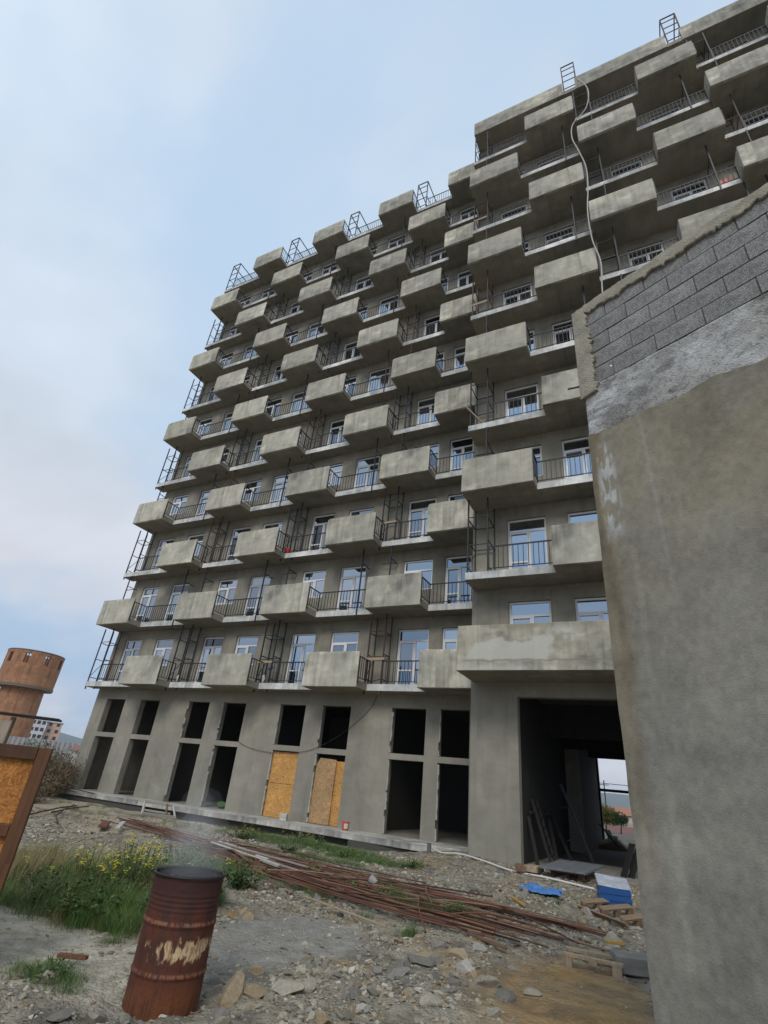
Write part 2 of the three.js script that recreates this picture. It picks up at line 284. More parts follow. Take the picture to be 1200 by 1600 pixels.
function balconyRow(n, side) {
  const left = side === 'left', Z = left ? L : Rr, roof = n === 11;
  let boxes = left ? (n % 2 ? oddL : evenL) : (n % 2 ? oddR : evenR);
  if (!left && n === 1) boxes = [[20.56, 26.2]];
  const X0 = left ? (n % 2 ? -0.75 : -0.41) : 20.56, X1 = left ? 20.495 : (n === 1 ? 26.2 : 40);
  const slab = part('balcony_slab', slabGeo(X0, X1, boxes, Z, FL(n), PT + 0.003), M.slab, building);
  // pale cast lip on the recessed edges
  const lips = []; let x = X0; const gaps = [];
  for (const [a, b] of boxes) { if (a > x + 0.1) { lips.push(box(x + 0.004, a - 0.004, FL(n) + 0.012, FL(n) + T + 0.004, Z.rail + 0.001, Z.rail + 0.016)); gaps.push([x, a]); } x = b; }
  if (x < X1 - 0.1) { lips.push(box(x + 0.004, X1 - 0.004, FL(n) + 0.012, FL(n) + T + 0.004, Z.rail + 0.001, Z.rail + 0.016)); gaps.push([x, X1]); }
  for (const l of lips) part('slab_lip', l, M.slabEdge, slab);
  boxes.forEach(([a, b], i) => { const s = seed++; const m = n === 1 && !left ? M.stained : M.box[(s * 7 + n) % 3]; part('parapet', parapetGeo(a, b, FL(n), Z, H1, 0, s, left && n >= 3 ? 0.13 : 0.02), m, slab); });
  const cages = left ? n % 2 === 1 : n % 2 === 0;
  const cx = left ? [-0.70, 5.10, 10.36, 15.68] : [20.63, 25.88, 31.1];
  gaps.forEach(([a, b], i) => {
    const zr = Z.rail - 0.02, start = boxes.some(([, q]) => Math.abs(q - a) < 0.05), c = cx.find((v) => v > a - 0.3 && v < a + 0.6), path = [];
    if (cages && c !== undefined) {
      if (start) part('railing', railGeo([[a + 0.02, Z.box - 0.05], [a + 0.02, zr]], FL(n)), M.steel, slab);
      part('railing', railGeo([[c + 0.71, zr], [b - 0.01, zr]], FL(n)), M.steel, slab);
    } else {
      if (start) path.push([a + 0.02, Z.box - 0.05], [a + 0.02, zr]); else path.push([a + 0.02, zr]);
      path.push([b - 0.01, zr]); part('railing', railGeo(path, FL(n)), M.steel, slab);
    }
  });
  const hh = roof ? 3.15 : 2.99;
  cx.forEach((c, i) => {
    if (c + 0.7 > X1) return;
    const rusty = (left && n === 1 && i === 3) || (seed + i) % 7 === 0;
    if (roof) part('roof_frame', roofFrameGeo(c, c + 0.70, Z.rail - 0.03, -2.9, FL(n) + T, 2.95), M.steel, slab);
    else if (cages) part('escape_ladder', ladderGeo(c, c + 0.68, Z.rail - 0.03, Z.wall + 0.12, FL(n), hh, seed++), rusty ? M.rustSteel : M.steel, slab);
    else if (!roof && !(n === 1)) {                                   // posts only on the floors between
      const px = c - 0.72, g = []; if (px > X0) g.push(bar([px, FL(n) - 0.12, Z.rail + 0.03], [px, FL(n) + 2.99, Z.rail + 0.03], 0.05), bar([px, FL(n) + 2.3, Z.rail + 0.03], [px, FL(n) + 2.3, Z.wall + 0.05], 0.03));
      g.push(bar([c + 0.66, FL(n) + T, Z.rail + 0.05], [c + 0.66, FL(n) + 2.99, Z.rail + 0.05], 0.045), bar([c + 0.66, FL(n) + 2.4, Z.rail + 0.05], [c + 0.66, FL(n) + 2.4, Z.wall + 0.05], 0.03), bar([c, FL(n) + 2.4, Z.wall + 0.2], [c + 0.66, FL(n) + 2.4, Z.wall + 0.2], 0.03));
      part('ladder_post', merge(g), rusty ? M.rustSteel : M.steel, slab);
    }
  });
}
// damp, whitewashed plaster of the long first-floor parapet on the right (5.64 x 1.3 m)
M.stained = std({ roughness: 0.93, bumpMap: plasterBump, bumpScale: 0.006, map: colourTex(1024, 512, (u, v) => {
  const p = plasterFn([0.352, 0.325, 0.258], 101, 1.2)(u * 1.6, v * 0.4), X = u * 8, Y = v * 2; // u spans 8 m, v spans 2 m from the underside
  const n1 = fbm(X * 1.3, Y * 1.8, 71, 5), n2 = fbm(X * 5, Y * 4, 72, 4);
  let c = p;
  const white = Math.max(ss(0.46, 0.58, n1 + 0.1 * (n2 - 0.5)) * ss(0.18, 0.36, Y) * ss(1.28, 1.05, Y) * ss(0.1, 0.3, X) * ss(3.6, 3.1, X), 0.7 * ss(0.26, 0.05, Y + 0.14 * (n2 - 0.5)) * ss(2.6, 1.6, X));
  c = mix3(c, [0.50, 0.49, 0.43], white * 0.8);
  const edge = ss(0.05, 0, Math.abs(Y - 0.27 - 0.1 * (n2 - 0.5))) * ss(0.1, 0.3, X); c = mix3(c, [0.20, 0.175, 0.135], edge * 0.6);
  const damp = ss(0.5, 0.62, fbm(X * 1.1 + 4, Y * 1.2, 88, 4)) * ss(0.9, 1.3, Y); return mix3(c, [0.24, 0.205, 0.15], damp * 0.7);
}, [1 / 8, 1 / 2]) });
M.stained.map.offset.set(-20.56 / 8, -4.8 / 2);
for (let n = 1; n <= 11; n++) balconyRow(n, 'left');
for (let n = 1; n <= 10; n++) balconyRow(n, 'right');
// right roof: slab, parapet with gaps, ladder heads in the gaps
{
  const y = FL(11), roof = part('roof', merge([box(20.56, 42, y, y + 0.3, -14, 2.0), box(-0.45, 20.55, y + T + 0.002, y + T + 0.06, -14, -1.6)]), M.slab, building);
  for (const [a, b] of [[20.56, 25.42], [26.05, 30.3], [30.98, 42]]) part('roof_parapet', box(a, b, y + 0.004, y + 1.2, 1.86, 2.03), M.box[1], roof);
  part('roof_parapet', box(20.56, 20.7, y + 0.302, y + 1.19, -14, 1.855), M.box[1], roof);
  part('roof_kerb', box(-0.4, 20.5, y + T, y + T + 0.35, -1.75, -1.5), M.wall, roof);
  for (const c of [25.47, 30.4]) part('roof_frame', roofFrameGeo(c, c + 0.66, 1.95, 0.3, y + 0.3, 2.75), M.rustSteel, roof);
  part('roof_beam', bar([33.6, y + 1.6, 3.6], [33.9, y + 1.75, 1.2], 0.22, 0.12), std({ color: rgb(0.2, 0.2, 0.22), metalness: 0.4, roughness: 0.5 }), roof);
}
// ================================================================ GROUND
const ochreAt = (x, z) => ss(1.25, 0.55, Math.hypot((x - 24.55) * 1.15, (z - 10.2) * 0.62) + 0.5 * (fbm(x * 1.7, z * 1.7, 41, 4) - 0.5));
const pathAt = (x, z) => { const d = Math.abs((z - 12.75) - (x - 20.5) * 0.02), n = fbm(x * 1.1, z * 1.1, 42, 4) - 0.5; return ss(1.0, 0.55, d + n * 0.8) * ss(22.2, 21.3, x + n) ; };
const ashAt = (x, z) => ss(1.15, 0.7, Math.hypot((x - 21.35) * 1.15, (z - 10.75) * 0.78) + 0.7 * (fbm(x * 1.3, z * 1.3, 43, 4) - 0.5));
const beigeAt = (x, z) => ss(0.42, 0.62, fbm(x * 0.32, z * 0.5, 44, 4)) * ss(15.5, 12, x) * ss(-1, 1, z) * ss(9, 7, z);
function groundH(x, z) {
  const near = ss(60, 30, Math.hypot(x - 18, z - 8)); if (near <= 0) return -0.02;
  const rub = 1 - 0.75 * Math.max(ochreAt(x, z), pathAt(x, z), ashAt(x, z));
  let h = (fbm(x * 0.35, z * 0.35, 51, 3) - 0.5) * 0.16 + (fbm(x * 1.5, z * 1.5, 52, 4) - 0.5) * 0.10 * (0.4 + rub * 0.6) + (fbm(x * 5.5, z * 5.5, 53, 4) - 0.5) * 0.085 * rub + (fbm(x * 14, z * 14, 54, 2) - 0.5) * 0.03 * rub;
  h += 0.20 * ss(18.3, 20.6, x) * ss(4.6, 1.7, z) + 0.04 * ss(2.5, -0.2, z) * ss(16, 19, x);
  h -= 0.07 * Math.exp(-((x - 21.9) ** 2 + (z - 13.0) ** 2) / 0.45);
  h -= 0.05 * ss(1.8, 0.8, z) * ss(19, 17, x) + 0.07 * ss(1.3, 0.75, z) * ss(7.0, 8.5, x) * ss(14.0, 12.5, x);
  const flat = Math.max(ss(0.6, 0.2, z) * 0, 0); return h * near - 0.01 + flat;
}
function lines(a, b, parts) { const out = []; parts.forEach(([x0, x1, step]) => { for (let x = x0; x < x1 - 1e-6; x += step) out.push(x); }); out.push(b); return [...new Set([a, ...out])].sort((p, q) => p - q); }
let groundGeo;
{
  const xs = lines(-4000, 4000, [[-4000, -400, 600], [-400, -60, 60], [-60, -4, 7], [-4, 16, 0.3], [16, 27, 0.06], [27, 34, 0.5], [34, 90, 8], [90, 400, 60], [400, 4000, 600]]);
  const zs = lines(-4000, 1500, [[-4000, -400, 600], [-400, -60, 60], [-60, -14, 4], [-14, -1, 0.6], [-1, 4, 0.14], [4, 15, 0.06], [15, 20, 0.3], [20, 60, 5], [60, 1500, 240]]);
  const nx = xs.length, nz = zs.length, pos = new Float32Array(nx * nz * 3), uv = new Float32Array(nx * nz * 2), idx = [];
  for (let j = 0; j < nz; j++) for (let i = 0; i < nx; i++) { const o = j * nx + i, x = xs[i], z = zs[j]; pos.set([x, (x > 21.8 && x < 27.3 && z < 1.02 && z > -13.6) || (x > -2 && x < 20.6 && z < 0.2 && z > -14) ? -0.25 : groundH(x, z), z], o * 3); uv.set([x, z], o * 2); }
  for (let j = 0; j + 1 < nz; j++) for (let i = 0; i + 1 < nx; i++) { const a = j * nx + i, b = a + 1, c = a + nx, d = c + 1; idx.push(a, c, b, b, c, d); }
  groundGeo = new THREE.BufferGeometry(); groundGeo.setAttribute('position', new THREE.BufferAttribute(pos, 3)); groundGeo.setAttribute('uv', new THREE.BufferAttribute(uv, 2)); groundGeo.setIndex(idx); groundGeo.computeVertexNormals();
  const GX = 36, GZ = 24, map = colourTex(2048, 1366, (u, v) => {
    const x = u * GX - 6, z = v * GZ - 6, n = fbm(x * 1.2, z * 1.2, 61, 5), f = fbm(x * 9, z * 9, 62, 3), g = vn(x * 40, z * 40, 63);
    let c = mix3([0.185, 0.155, 0.112], [0.35, 0.31, 0.235], n * 0.95 + (f - 0.5) * 1.0);
    c = mix3(c, [0.32, 0.225, 0.115], 0.6 * ss(0.56, 0.70, fbm(x * 0.9 + 5, z * 0.9, 64, 4)));
    c = mix3(c, [0.33, 0.205, 0.08], 0.75 * ss(0.68, 0.75, fbm(x * 1.9 + 15, z * 1.9, 65, 4)));
    c = mix3(c, [0.105, 0.098, 0.085], 0.6 * ss(0.56, 0.7, fbm(x * 1.6 + 25, z * 1.6, 66, 4)));
    c = mix3(c, [0.47, 0.415, 0.32], pathAt(x, z) * (0.8 + (f - 0.5) * 0.7));
    c = mix3(c, [0.29, 0.27, 0.232], ashAt(x, z) * 0.9);
    c = mix3(c, [0.45, 0.37, 0.255], beigeAt(x, z) * 0.85);
    c = mix3(c, [0.335, 0.21, 0.085], ochreAt(x, z) * (0.85 + (n - 0.5) * 0.8)); c = mix3(c, [0.15, 0.11, 0.065], 0.55 * ochreAt(x, z) * ss(0.5, 0.66, fbm(x * 3.2, z * 3.2, 67, 5)));
    const k = 0.86 + g * 0.2 + (f - 0.5) * 0.5; return [c[0] * k, c[1] * k, c[2] * k];
  }, [1 / GX, 1 / GZ], THREE.MirroredRepeatWrapping);
  map.offset.set(6 / GX, 6 / GZ);
  const pebbles = greyTex(1024, 1024, (u, v) => { let h = 0; for (const [s, a] of [[26, 1], [55, 0.6], [110, 0.35]]) { const X = u * s, Y = v * s, ix = Math.floor(X), iy = Math.floor(Y); let d = 9; for (let a1 = -1; a1 < 2; a1++) for (let b1 = -1; b1 < 2; b1++) { const cx = ((ix + a1) % s + s) % s, cy = ((iy + b1) % s + s) % s, px = ix + a1 + hash(cx, cy, 5), py = iy + b1 + hash(cx, cy, 6); d = Math.min(d, Math.hypot(X - px, Y - py)); } h += a * Math.sqrt(Math.max(0, 1 - d * 1.3)); } return h / 1.95; }, [1 / 1.3, 1 / 1.3]);
  structure('ground', groundGeo, std({ map, bumpMap: pebbles, bumpScale: 0.03, roughness: 1 }));
}

// ---------------------------------------------------------------- stones
function stoneGeo(seed, detail = 1, flat = 0.62) {
  let g = mergeVertices(new THREE.IcosahedronGeometry(1, detail).deleteAttribute('uv').deleteAttribute('normal')); const p = g.attributes.position, r = rng(seed), cuts = [];
  for (let i = 0; i < 13; i++) cuts.push([new THREE.Vector3(r() - 0.5, r() - 0.5, r() - 0.5).normalize(), 0.40 + r() * 0.32]);
  const sx = 0.8 + r() * 0.5, sz = 0.65 + r() * 0.4, v = new THREE.Vector3();
  for (let i = 0; i < p.count; i++) { v.fromBufferAttribute(p, i); for (const [n, d] of cuts) { const e = v.dot(n) - d; if (e > 0) v.addScaledVector(n, -e); } v.multiplyScalar(1 + 0.12 * (vn3(v.x * 3, v.y * 3, v.z * 3, seed) - 0.5)); p.setXYZ(i, v.x * sx, v.y * flat, v.z * sz); }
  g = g.toNonIndexed(); g.computeVertexNormals(); return boxUV(g);
}
const stoneTex = colourTex(256, 256, (u, v) => { const k = 0.7 + 0.6 * fbm(u * 8, v * 8, 3, 4, 8) + 0.15 * (vn(u * 64, v * 64, 9, 64) - 0.5); return [k * 0.8, k * 0.79, k * 0.77]; }, [1.2, 1.2]);
const stoneMat = [[0.27, 0.255, 0.225], [0.36, 0.34, 0.30], [0.17, 0.165, 0.155], [0.33, 0.27, 0.19], [0.22, 0.215, 0.21]].map((c) => std({ color: rgb(c[0] * 1.12, c[1] * 1.06, c[2] * 0.96), map: stoneTex, roughness: 0.95 }));
const whiteStone = std({ color: rgb(0.45, 0.43, 0.39), map: stoneTex, roughness: 0.9 });
const shapes = [1, 2, 3, 4, 5, 6, 7].map((s) => stoneGeo(s * 31, 3, 0.5 + 0.07 * s));
function inView(x, z) { const dx = x - camera.position.x, dz = z - camera.position.z, az = Math.atan2(dx, -dz) * 180 / Math.PI; return az > -64 && az < -1.5 && z < 14.6; }
{   // gravel nobody could count
  const r = rng(77), variants = [stoneGeo(901, 2, 0.7), stoneGeo(902, 2, 0.5), stoneGeo(903, 2, 0.85)], mats = std({ map: stoneTex, roughness: 0.97 }), lists = [[], [], []];
  let n = 0, tries = 0;
  while (n < 85000 && tries < 1300000) {
    tries++; const t = r(), d = 3.6 + 18 * Math.pow(t, 1.5), az = (-63 + r() * 61) * Math.PI / 180, x = camera.position.x + Math.sin(az) * d, z = camera.position.z - Math.cos(az) * d;
    if (z < -0.2 || x < 1 || (z < 0.9 && x < 20.5) || (x > 21.7 && z < 1.4)) continue;
    const soft = Math.max(ochreAt(x, z) * 0.97, pathAt(x, z) * 0.92, ashAt(x, z) * 0.88, beigeAt(x, z) * 0.7), patch = ss(0.42, 0.66, fbm(x * 1.3, z * 1.3, 91, 4) + 0.12 * (vn(x * 4, z * 4, 92) - 0.5));
    if (r() > (0.26 + patch * 0.74) * (1 - soft)) continue;
    const s = (0.005 + 0.040 * Math.pow(r(), 4.2)) * (0.8 + d * 0.04) * (0.75 + 0.4 * patch); lists[n++ % 3].push([x, z, s]);
  }
  const cols = [[0.22, 0.205, 0.17], [0.27, 0.25, 0.205], [0.15, 0.14, 0.12], [0.24, 0.205, 0.155], [0.19, 0.18, 0.16], [0.34, 0.325, 0.285], [0.20, 0.15, 0.10], [0.17, 0.16, 0.14], [0.23, 0.215, 0.18]];
  lists.forEach((list, k) => {
    const im = new THREE.InstancedMesh(variants[k], mats, list.length), m = new THREE.Matrix4(), q = new THREE.Quaternion(), e = new THREE.Euler(), c = new THREE.Color();
    list.forEach(([x, z, s], i) => { e.set((r() - 0.5) * 0.9, r() * 6.3, (r() - 0.5) * 0.9); q.setFromEuler(e); m.compose(new THREE.Vector3(x, groundH(x, z) + s * 0.05, z), q, new THREE.Vector3(s * (1.0 + r() * 0.9), s * (0.6 + r() * 0.5), s * (0.8 + r() * 0.4))); im.setMatrixAt(i, m); const b = cols[Math.floor(r() * cols.length)], f = (1.1 + r() * 0.6) * (r() < 0.03 ? 1.5 : 1); im.setColorAt(i, c.setRGB(b[0] * f * 1.03, b[1] * f, b[2] * f * 0.94)); });
    im.name = numbered('gravel'); im.castShadow = im.receiveShadow = true; scene.add(im); tag(im, ['grey crushed gravel and rubble chips strewn over the yard', 'flat pale gravel chips strewn over the yard', 'chunky gravel bits strewn over the yard'][k], 'gravel', null, 'stuff');
  });
}
{   // loose stones one could pick up
  const r = rng(78); let n = 0, tries = 0;
  while (n < 290 && tries < 20000) {
    tries++; const d = 4.2 + 8.5 * Math.pow(r(), 1.3), az = (-54 + r() * 51) * Math.PI / 180, x = camera.position.x + Math.sin(az) * d, z = camera.position.z - Math.cos(az) * d;
    if (z < 1.3) continue; const soft = Math.max(ochreAt(x, z), pathAt(x, z), ashAt(x, z));
    if (soft > 0.25 + r() * 0.4 || Math.hypot(x - 21.84, z - 12.9) < 0.5) continue;
    const patch = ss(0.36, 0.6, fbm(x * 1.1, z * 1.1, 91, 4)); if (r() > 0.15 + patch) continue;
    const s = (0.03 + 0.05 * Math.pow(r(), 2.2)) * (0.75 + d * 0.04), tone = Math.floor(r() * 5), m = single('stone', shapes[Math.floor(r() * 7)], stoneMat[tone], ['mid grey', 'pale grey', 'dark grey', 'tan', 'plain grey'][tone] + ' loose broken stone lying in the rubble of the yard', 'stone', ['mid grey', 'pale grey', 'dark grey', 'tan', 'plain grey'][tone] + ' stones in the rubble');
    m.position.set(x, groundH(x, z) + s * 0.14, z); m.scale.setScalar(s * 1.5); m.rotation.set((r() - 0.5) * 0.7, r() * 6.3, (r() - 0.5) * 0.7); n++;
  }
  const own = [[22.2, 12.5, 0.13, 3, 0.95, 'rounded tan boulder just right of the rusty barrel'], [22.52, 12.1, 0.15, 1, 0.7, 'knobbly brown lump of broken concrete right of the tan boulder'], [22.36, 12.42, 0.10, 3, 0.7, 'flattish tan stone between the tan boulder and the brown lump'], [23.0, 10.4, 0.15, 2, 0.6, 'dark slab-like rock alone at the middle of the yard'], [23.48, 10.33, 0.105, 9, 1.1, 'pale pointed stone standing beside the ochre sand'], [23.36, 9.42, 0.10, 9, 0.8, 'white angular stone in front of the heap of steel bars'], [23.78, 10.5, 0.14, 0, 0.7, 'big grey rock at the left edge of the ochre sand'], [24.0, 10.72, 0.12, 2, 0.6, 'dark rock on the border of the ochre sand'], [23.58, 11.6, 0.11, 1, 0.7, 'light grey rounded stone below the ochre sand patch'], [23.2, 12.1, 0.085, 9, 0.7, 'smooth white pebble at the bottom of the yard'], [20.95, 13.35, 0.105, 1, 0.9, 'pale boulder among small weeds in the left foreground'], [24.2, 10.45, 0.10, 1, 0.4, 'flat stone lying on the ochre sand'], [21.72, 13.72, 0.09, 2, 0.35, 'dark flat shard at the bottom left of the barrel'], [22.6, 11.95, 0.09, 1, 0.8, 'pale rounded stone behind the brown lump of concrete']];
  for (const [x, z, s, k, f, label] of own) { const m = single('rock', shapes[Math.round(s * 100) % 7], k === 9 ? whiteStone : stoneMat[k], label, 'rock'); m.position.set(x, groundH(x, z) + s * 0.16, z); m.scale.set(s * 1.25, s * f * 1.3, s * 1.25); m.rotation.set(0.1, x * 7, 0.08); }
}

// ================================================================ RUSTY BARREL
const PATCH_U = 0.19;
function rustTex() {
  return colourTex(1024, 1024, (u, v) => {        // u round the drum, v up
    const a = u * 6.283, X = Math.cos(a) * 2, Y = Math.sin(a) * 2, n = fbm3(X * 2.2, Y * 2.2, v * 6, 1, 5), f = fbm3(X * 9, Y * 9, v * 22, 2, 4), st = fbm3(X * 12, Y * 12, v * 1.6, 3, 4);
    let c = mix3([0.085, 0.026, 0.016], [0.17, 0.058, 0.026], n * 1.2 - 0.1 + (f - 0.5) * 0.7);
    c = mix3(c, [0.045, 0.018, 0.017], ss(0.62, 0.98, v + (n - 0.5) * 0.2) * 0.85);
    c = mix3(c, [0.23, 0.085, 0.022], ss(0.36, 0.14, v + (n - 0.5) * 0.12) * 0.75);
    c = mix3(c, [0.05, 0.035, 0.03], ss(0.07, 0.02, v + (f - 0.5) * 0.05) * 0.8);
    c = mix3(c, [c[0] * 0.5, c[1] * 0.45, c[2] * 0.5], ss(0.5, 0.75, st * 0.5 + f * 0.5) * 0.6); const drip = ss(0.60, 0.70, fbm3(X * 20, Y * 20, 1, 19, 2)) * ss(0.06, 0.10, v) * ss(0.24, 0.15, v); c = mix3(c, [0.035, 0.018, 0.014], drip * 0.6); c = [c[0] * 0.72, c[1] * 0.60, c[2] * 0.56]; c = mix3(c, [0.036, 0.016, 0.012], 0.62 * ss(0.5, 0.68, fbm3(X * 1.6 + 3, Y * 1.6, v * 4, 23, 5)));
    const pu = (((u - PATCH_U) % 1) + 1) % 1, pd = pu < 0.5 ? pu : pu - 1, dv = v - 0.49 - pd * 0.10, pm = 1 - Math.hypot(pd / 0.20, dv / (dv > 0 ? 0.085 : 0.065));
    c = mix3(c, mix3([0.56, 0.41, 0.24], [0.34, 0.21, 0.11], ss(0.45, 0.62, f)), ss(0.0, 0.35, pm * 0.75 + (fbm3(X * 4.5, Y * 4.5, v * 15, 33, 5) - 0.5) * 2.0 + (st - 0.5) * 0.35 + (f - 0.5) * 0.6) * ss(-0.4, 0.05, pm));
    for (const y of [0.335, 0.665]) c = mix3(c, [0.30, 0.13, 0.07], 0.55 * ss(0.018, 0.006, Math.abs(v - y)) * ss(0.4, 0.6, f));
    return c;
  });
}
{
  const B = thing('oil_drum', 'rusty open steel drum with a pale scraped band, standing in the foreground', 'barrel', [21.85, -0.145, 12.93], 0);
  const r = 0.289, H = 0.95, pts = [], N = 90;
  for (let i = 0; i <= N; i++) { const y = (i / N) * H; let q = r; for (const c of [0.335, 0.665]) q += 0.010 * Math.exp(-(((y / H - c) / 0.014) ** 2)); for (let k = 1; k < 5; k++) q += 0.0016 * Math.cos(y * 190) * ss(0.72, 0.76, y / H) * ss(0.9, 0.86, y / H) * 0.6; if (i < 2 || i > N - 2) q += 0.008; pts.push(new THREE.Vector2(q, y)); }
  pts.push(new THREE.Vector2(r + 0.004, H + 0.008), new THREE.Vector2(r - 0.006, H + 0.006));
  const g = new THREE.LatheGeometry(pts, 96), p = g.attributes.position;
  for (let i = 0; i < p.count; i++) { const x = p.getX(i), y = p.getY(i), z = p.getZ(i), a = Math.atan2(z, x), k = 1 + 0.012 * Math.sin(a * 2 + 1) * (0.4 + y) + 0.02 * (vn(Math.cos(a) * 2 + 9, y * 4 + Math.sin(a) * 2, 6) - 0.5); p.setXYZ(i, x * k, y, z * k); }
  g.computeVertexNormals();
  const map = rustTex(), rust = std({ map, roughness: 0.82, metalness: 0, bumpMap: greyTex(512, 512, (u, v) => fbm(u * 30, v * 30, 7, 5, 30)), bumpScale: 0.004, side: THREE.DoubleSide });
  part('shell', g, rust, B);
  const inner = new THREE.CylinderGeometry(r - 0.012, r - 0.012, H - 0.03, 64, 1, true); inner.translate(0, H / 2, 0); part('liner', inner, std({ color: rgb(0.03, 0.028, 0.028), roughness: 0.9, side: THREE.DoubleSide }), B);
  const rim = new THREE.TorusGeometry(r + 0.002, 0.012, 8, 96); rim.rotateX(Math.PI / 2); rim.translate(0, H, 0); part('rim', rim, std({ color: rgb(0.035, 0.028, 0.028), roughness: 0.6, metalness: 0.4 }), B);
  const foot = new THREE.TorusGeometry(r + 0.004, 0.012, 8, 96); foot.rotateX(Math.PI / 2); foot.translate(0, 0.012, 0); part('foot_rim', foot, std({ color: rgb(0.09, 0.075, 0.06), roughness: 0.8, metalness: 0.3 }), B);
  const ash = new THREE.CircleGeometry(r - 0.02, 40); ash.rotateX(-Math.PI / 2); ash.translate(0, 0.42, 0); part('ash', ash, std({ color: rgb(0.06, 0.055, 0.05) }), B);
  single('wood_stick', board(0.05, 0.62, 0.03), std({ color: rgb(0.24, 0.12, 0.06) }), 'charred stick leaning inside the rusty drum', 'stick').position.set(21.70, 0.46, 12.9); scene.children[scene.children.length - 1].rotation.set(0.1, 0, 0.22);
}
{ // faint smoke curling off the drum, as nested thin shells
  const r = rng(5), gs = [], sm1 = new THREE.MeshStandardMaterial({ color: rgb(0.75, 0.78, 0.82), roughness: 1, transparent: true, opacity: 0.014, side: THREE.DoubleSide, depthWrite: false });
  for (let k = 0; k < 9; k++) { const g = new THREE.SphereGeometry(1, 28, 20), p = g.attributes.position, f = 0.35 + 0.65 * (k / 8), v = new THREE.Vector3(); for (let i = 0; i < p.count; i++) { v.fromBufferAttribute(p, i); const n = 0.7 + 0.75 * fbm3(v.x * 1.6 + k * 0.3, v.y * 1.6, v.z * 1.6, 15, 3); const y = 0.98 + v.y * 0.42 * n * f; p.setXYZ(i, v.x * 0.26 * n * f - (y - 0.8) * 0.25, y, v.z * 0.26 * n * f - (y - 0.8) * 0.15); } g.computeVertexNormals(); gs.push(g); }
  const s = single('smoke', merge(gs), sm1, 'faint grey smoke rising from the mouth of the rusty drum', 'smoke', null, 'stuff'); s.position.set(21.84, 0, 12.9); s.castShadow = false;
}

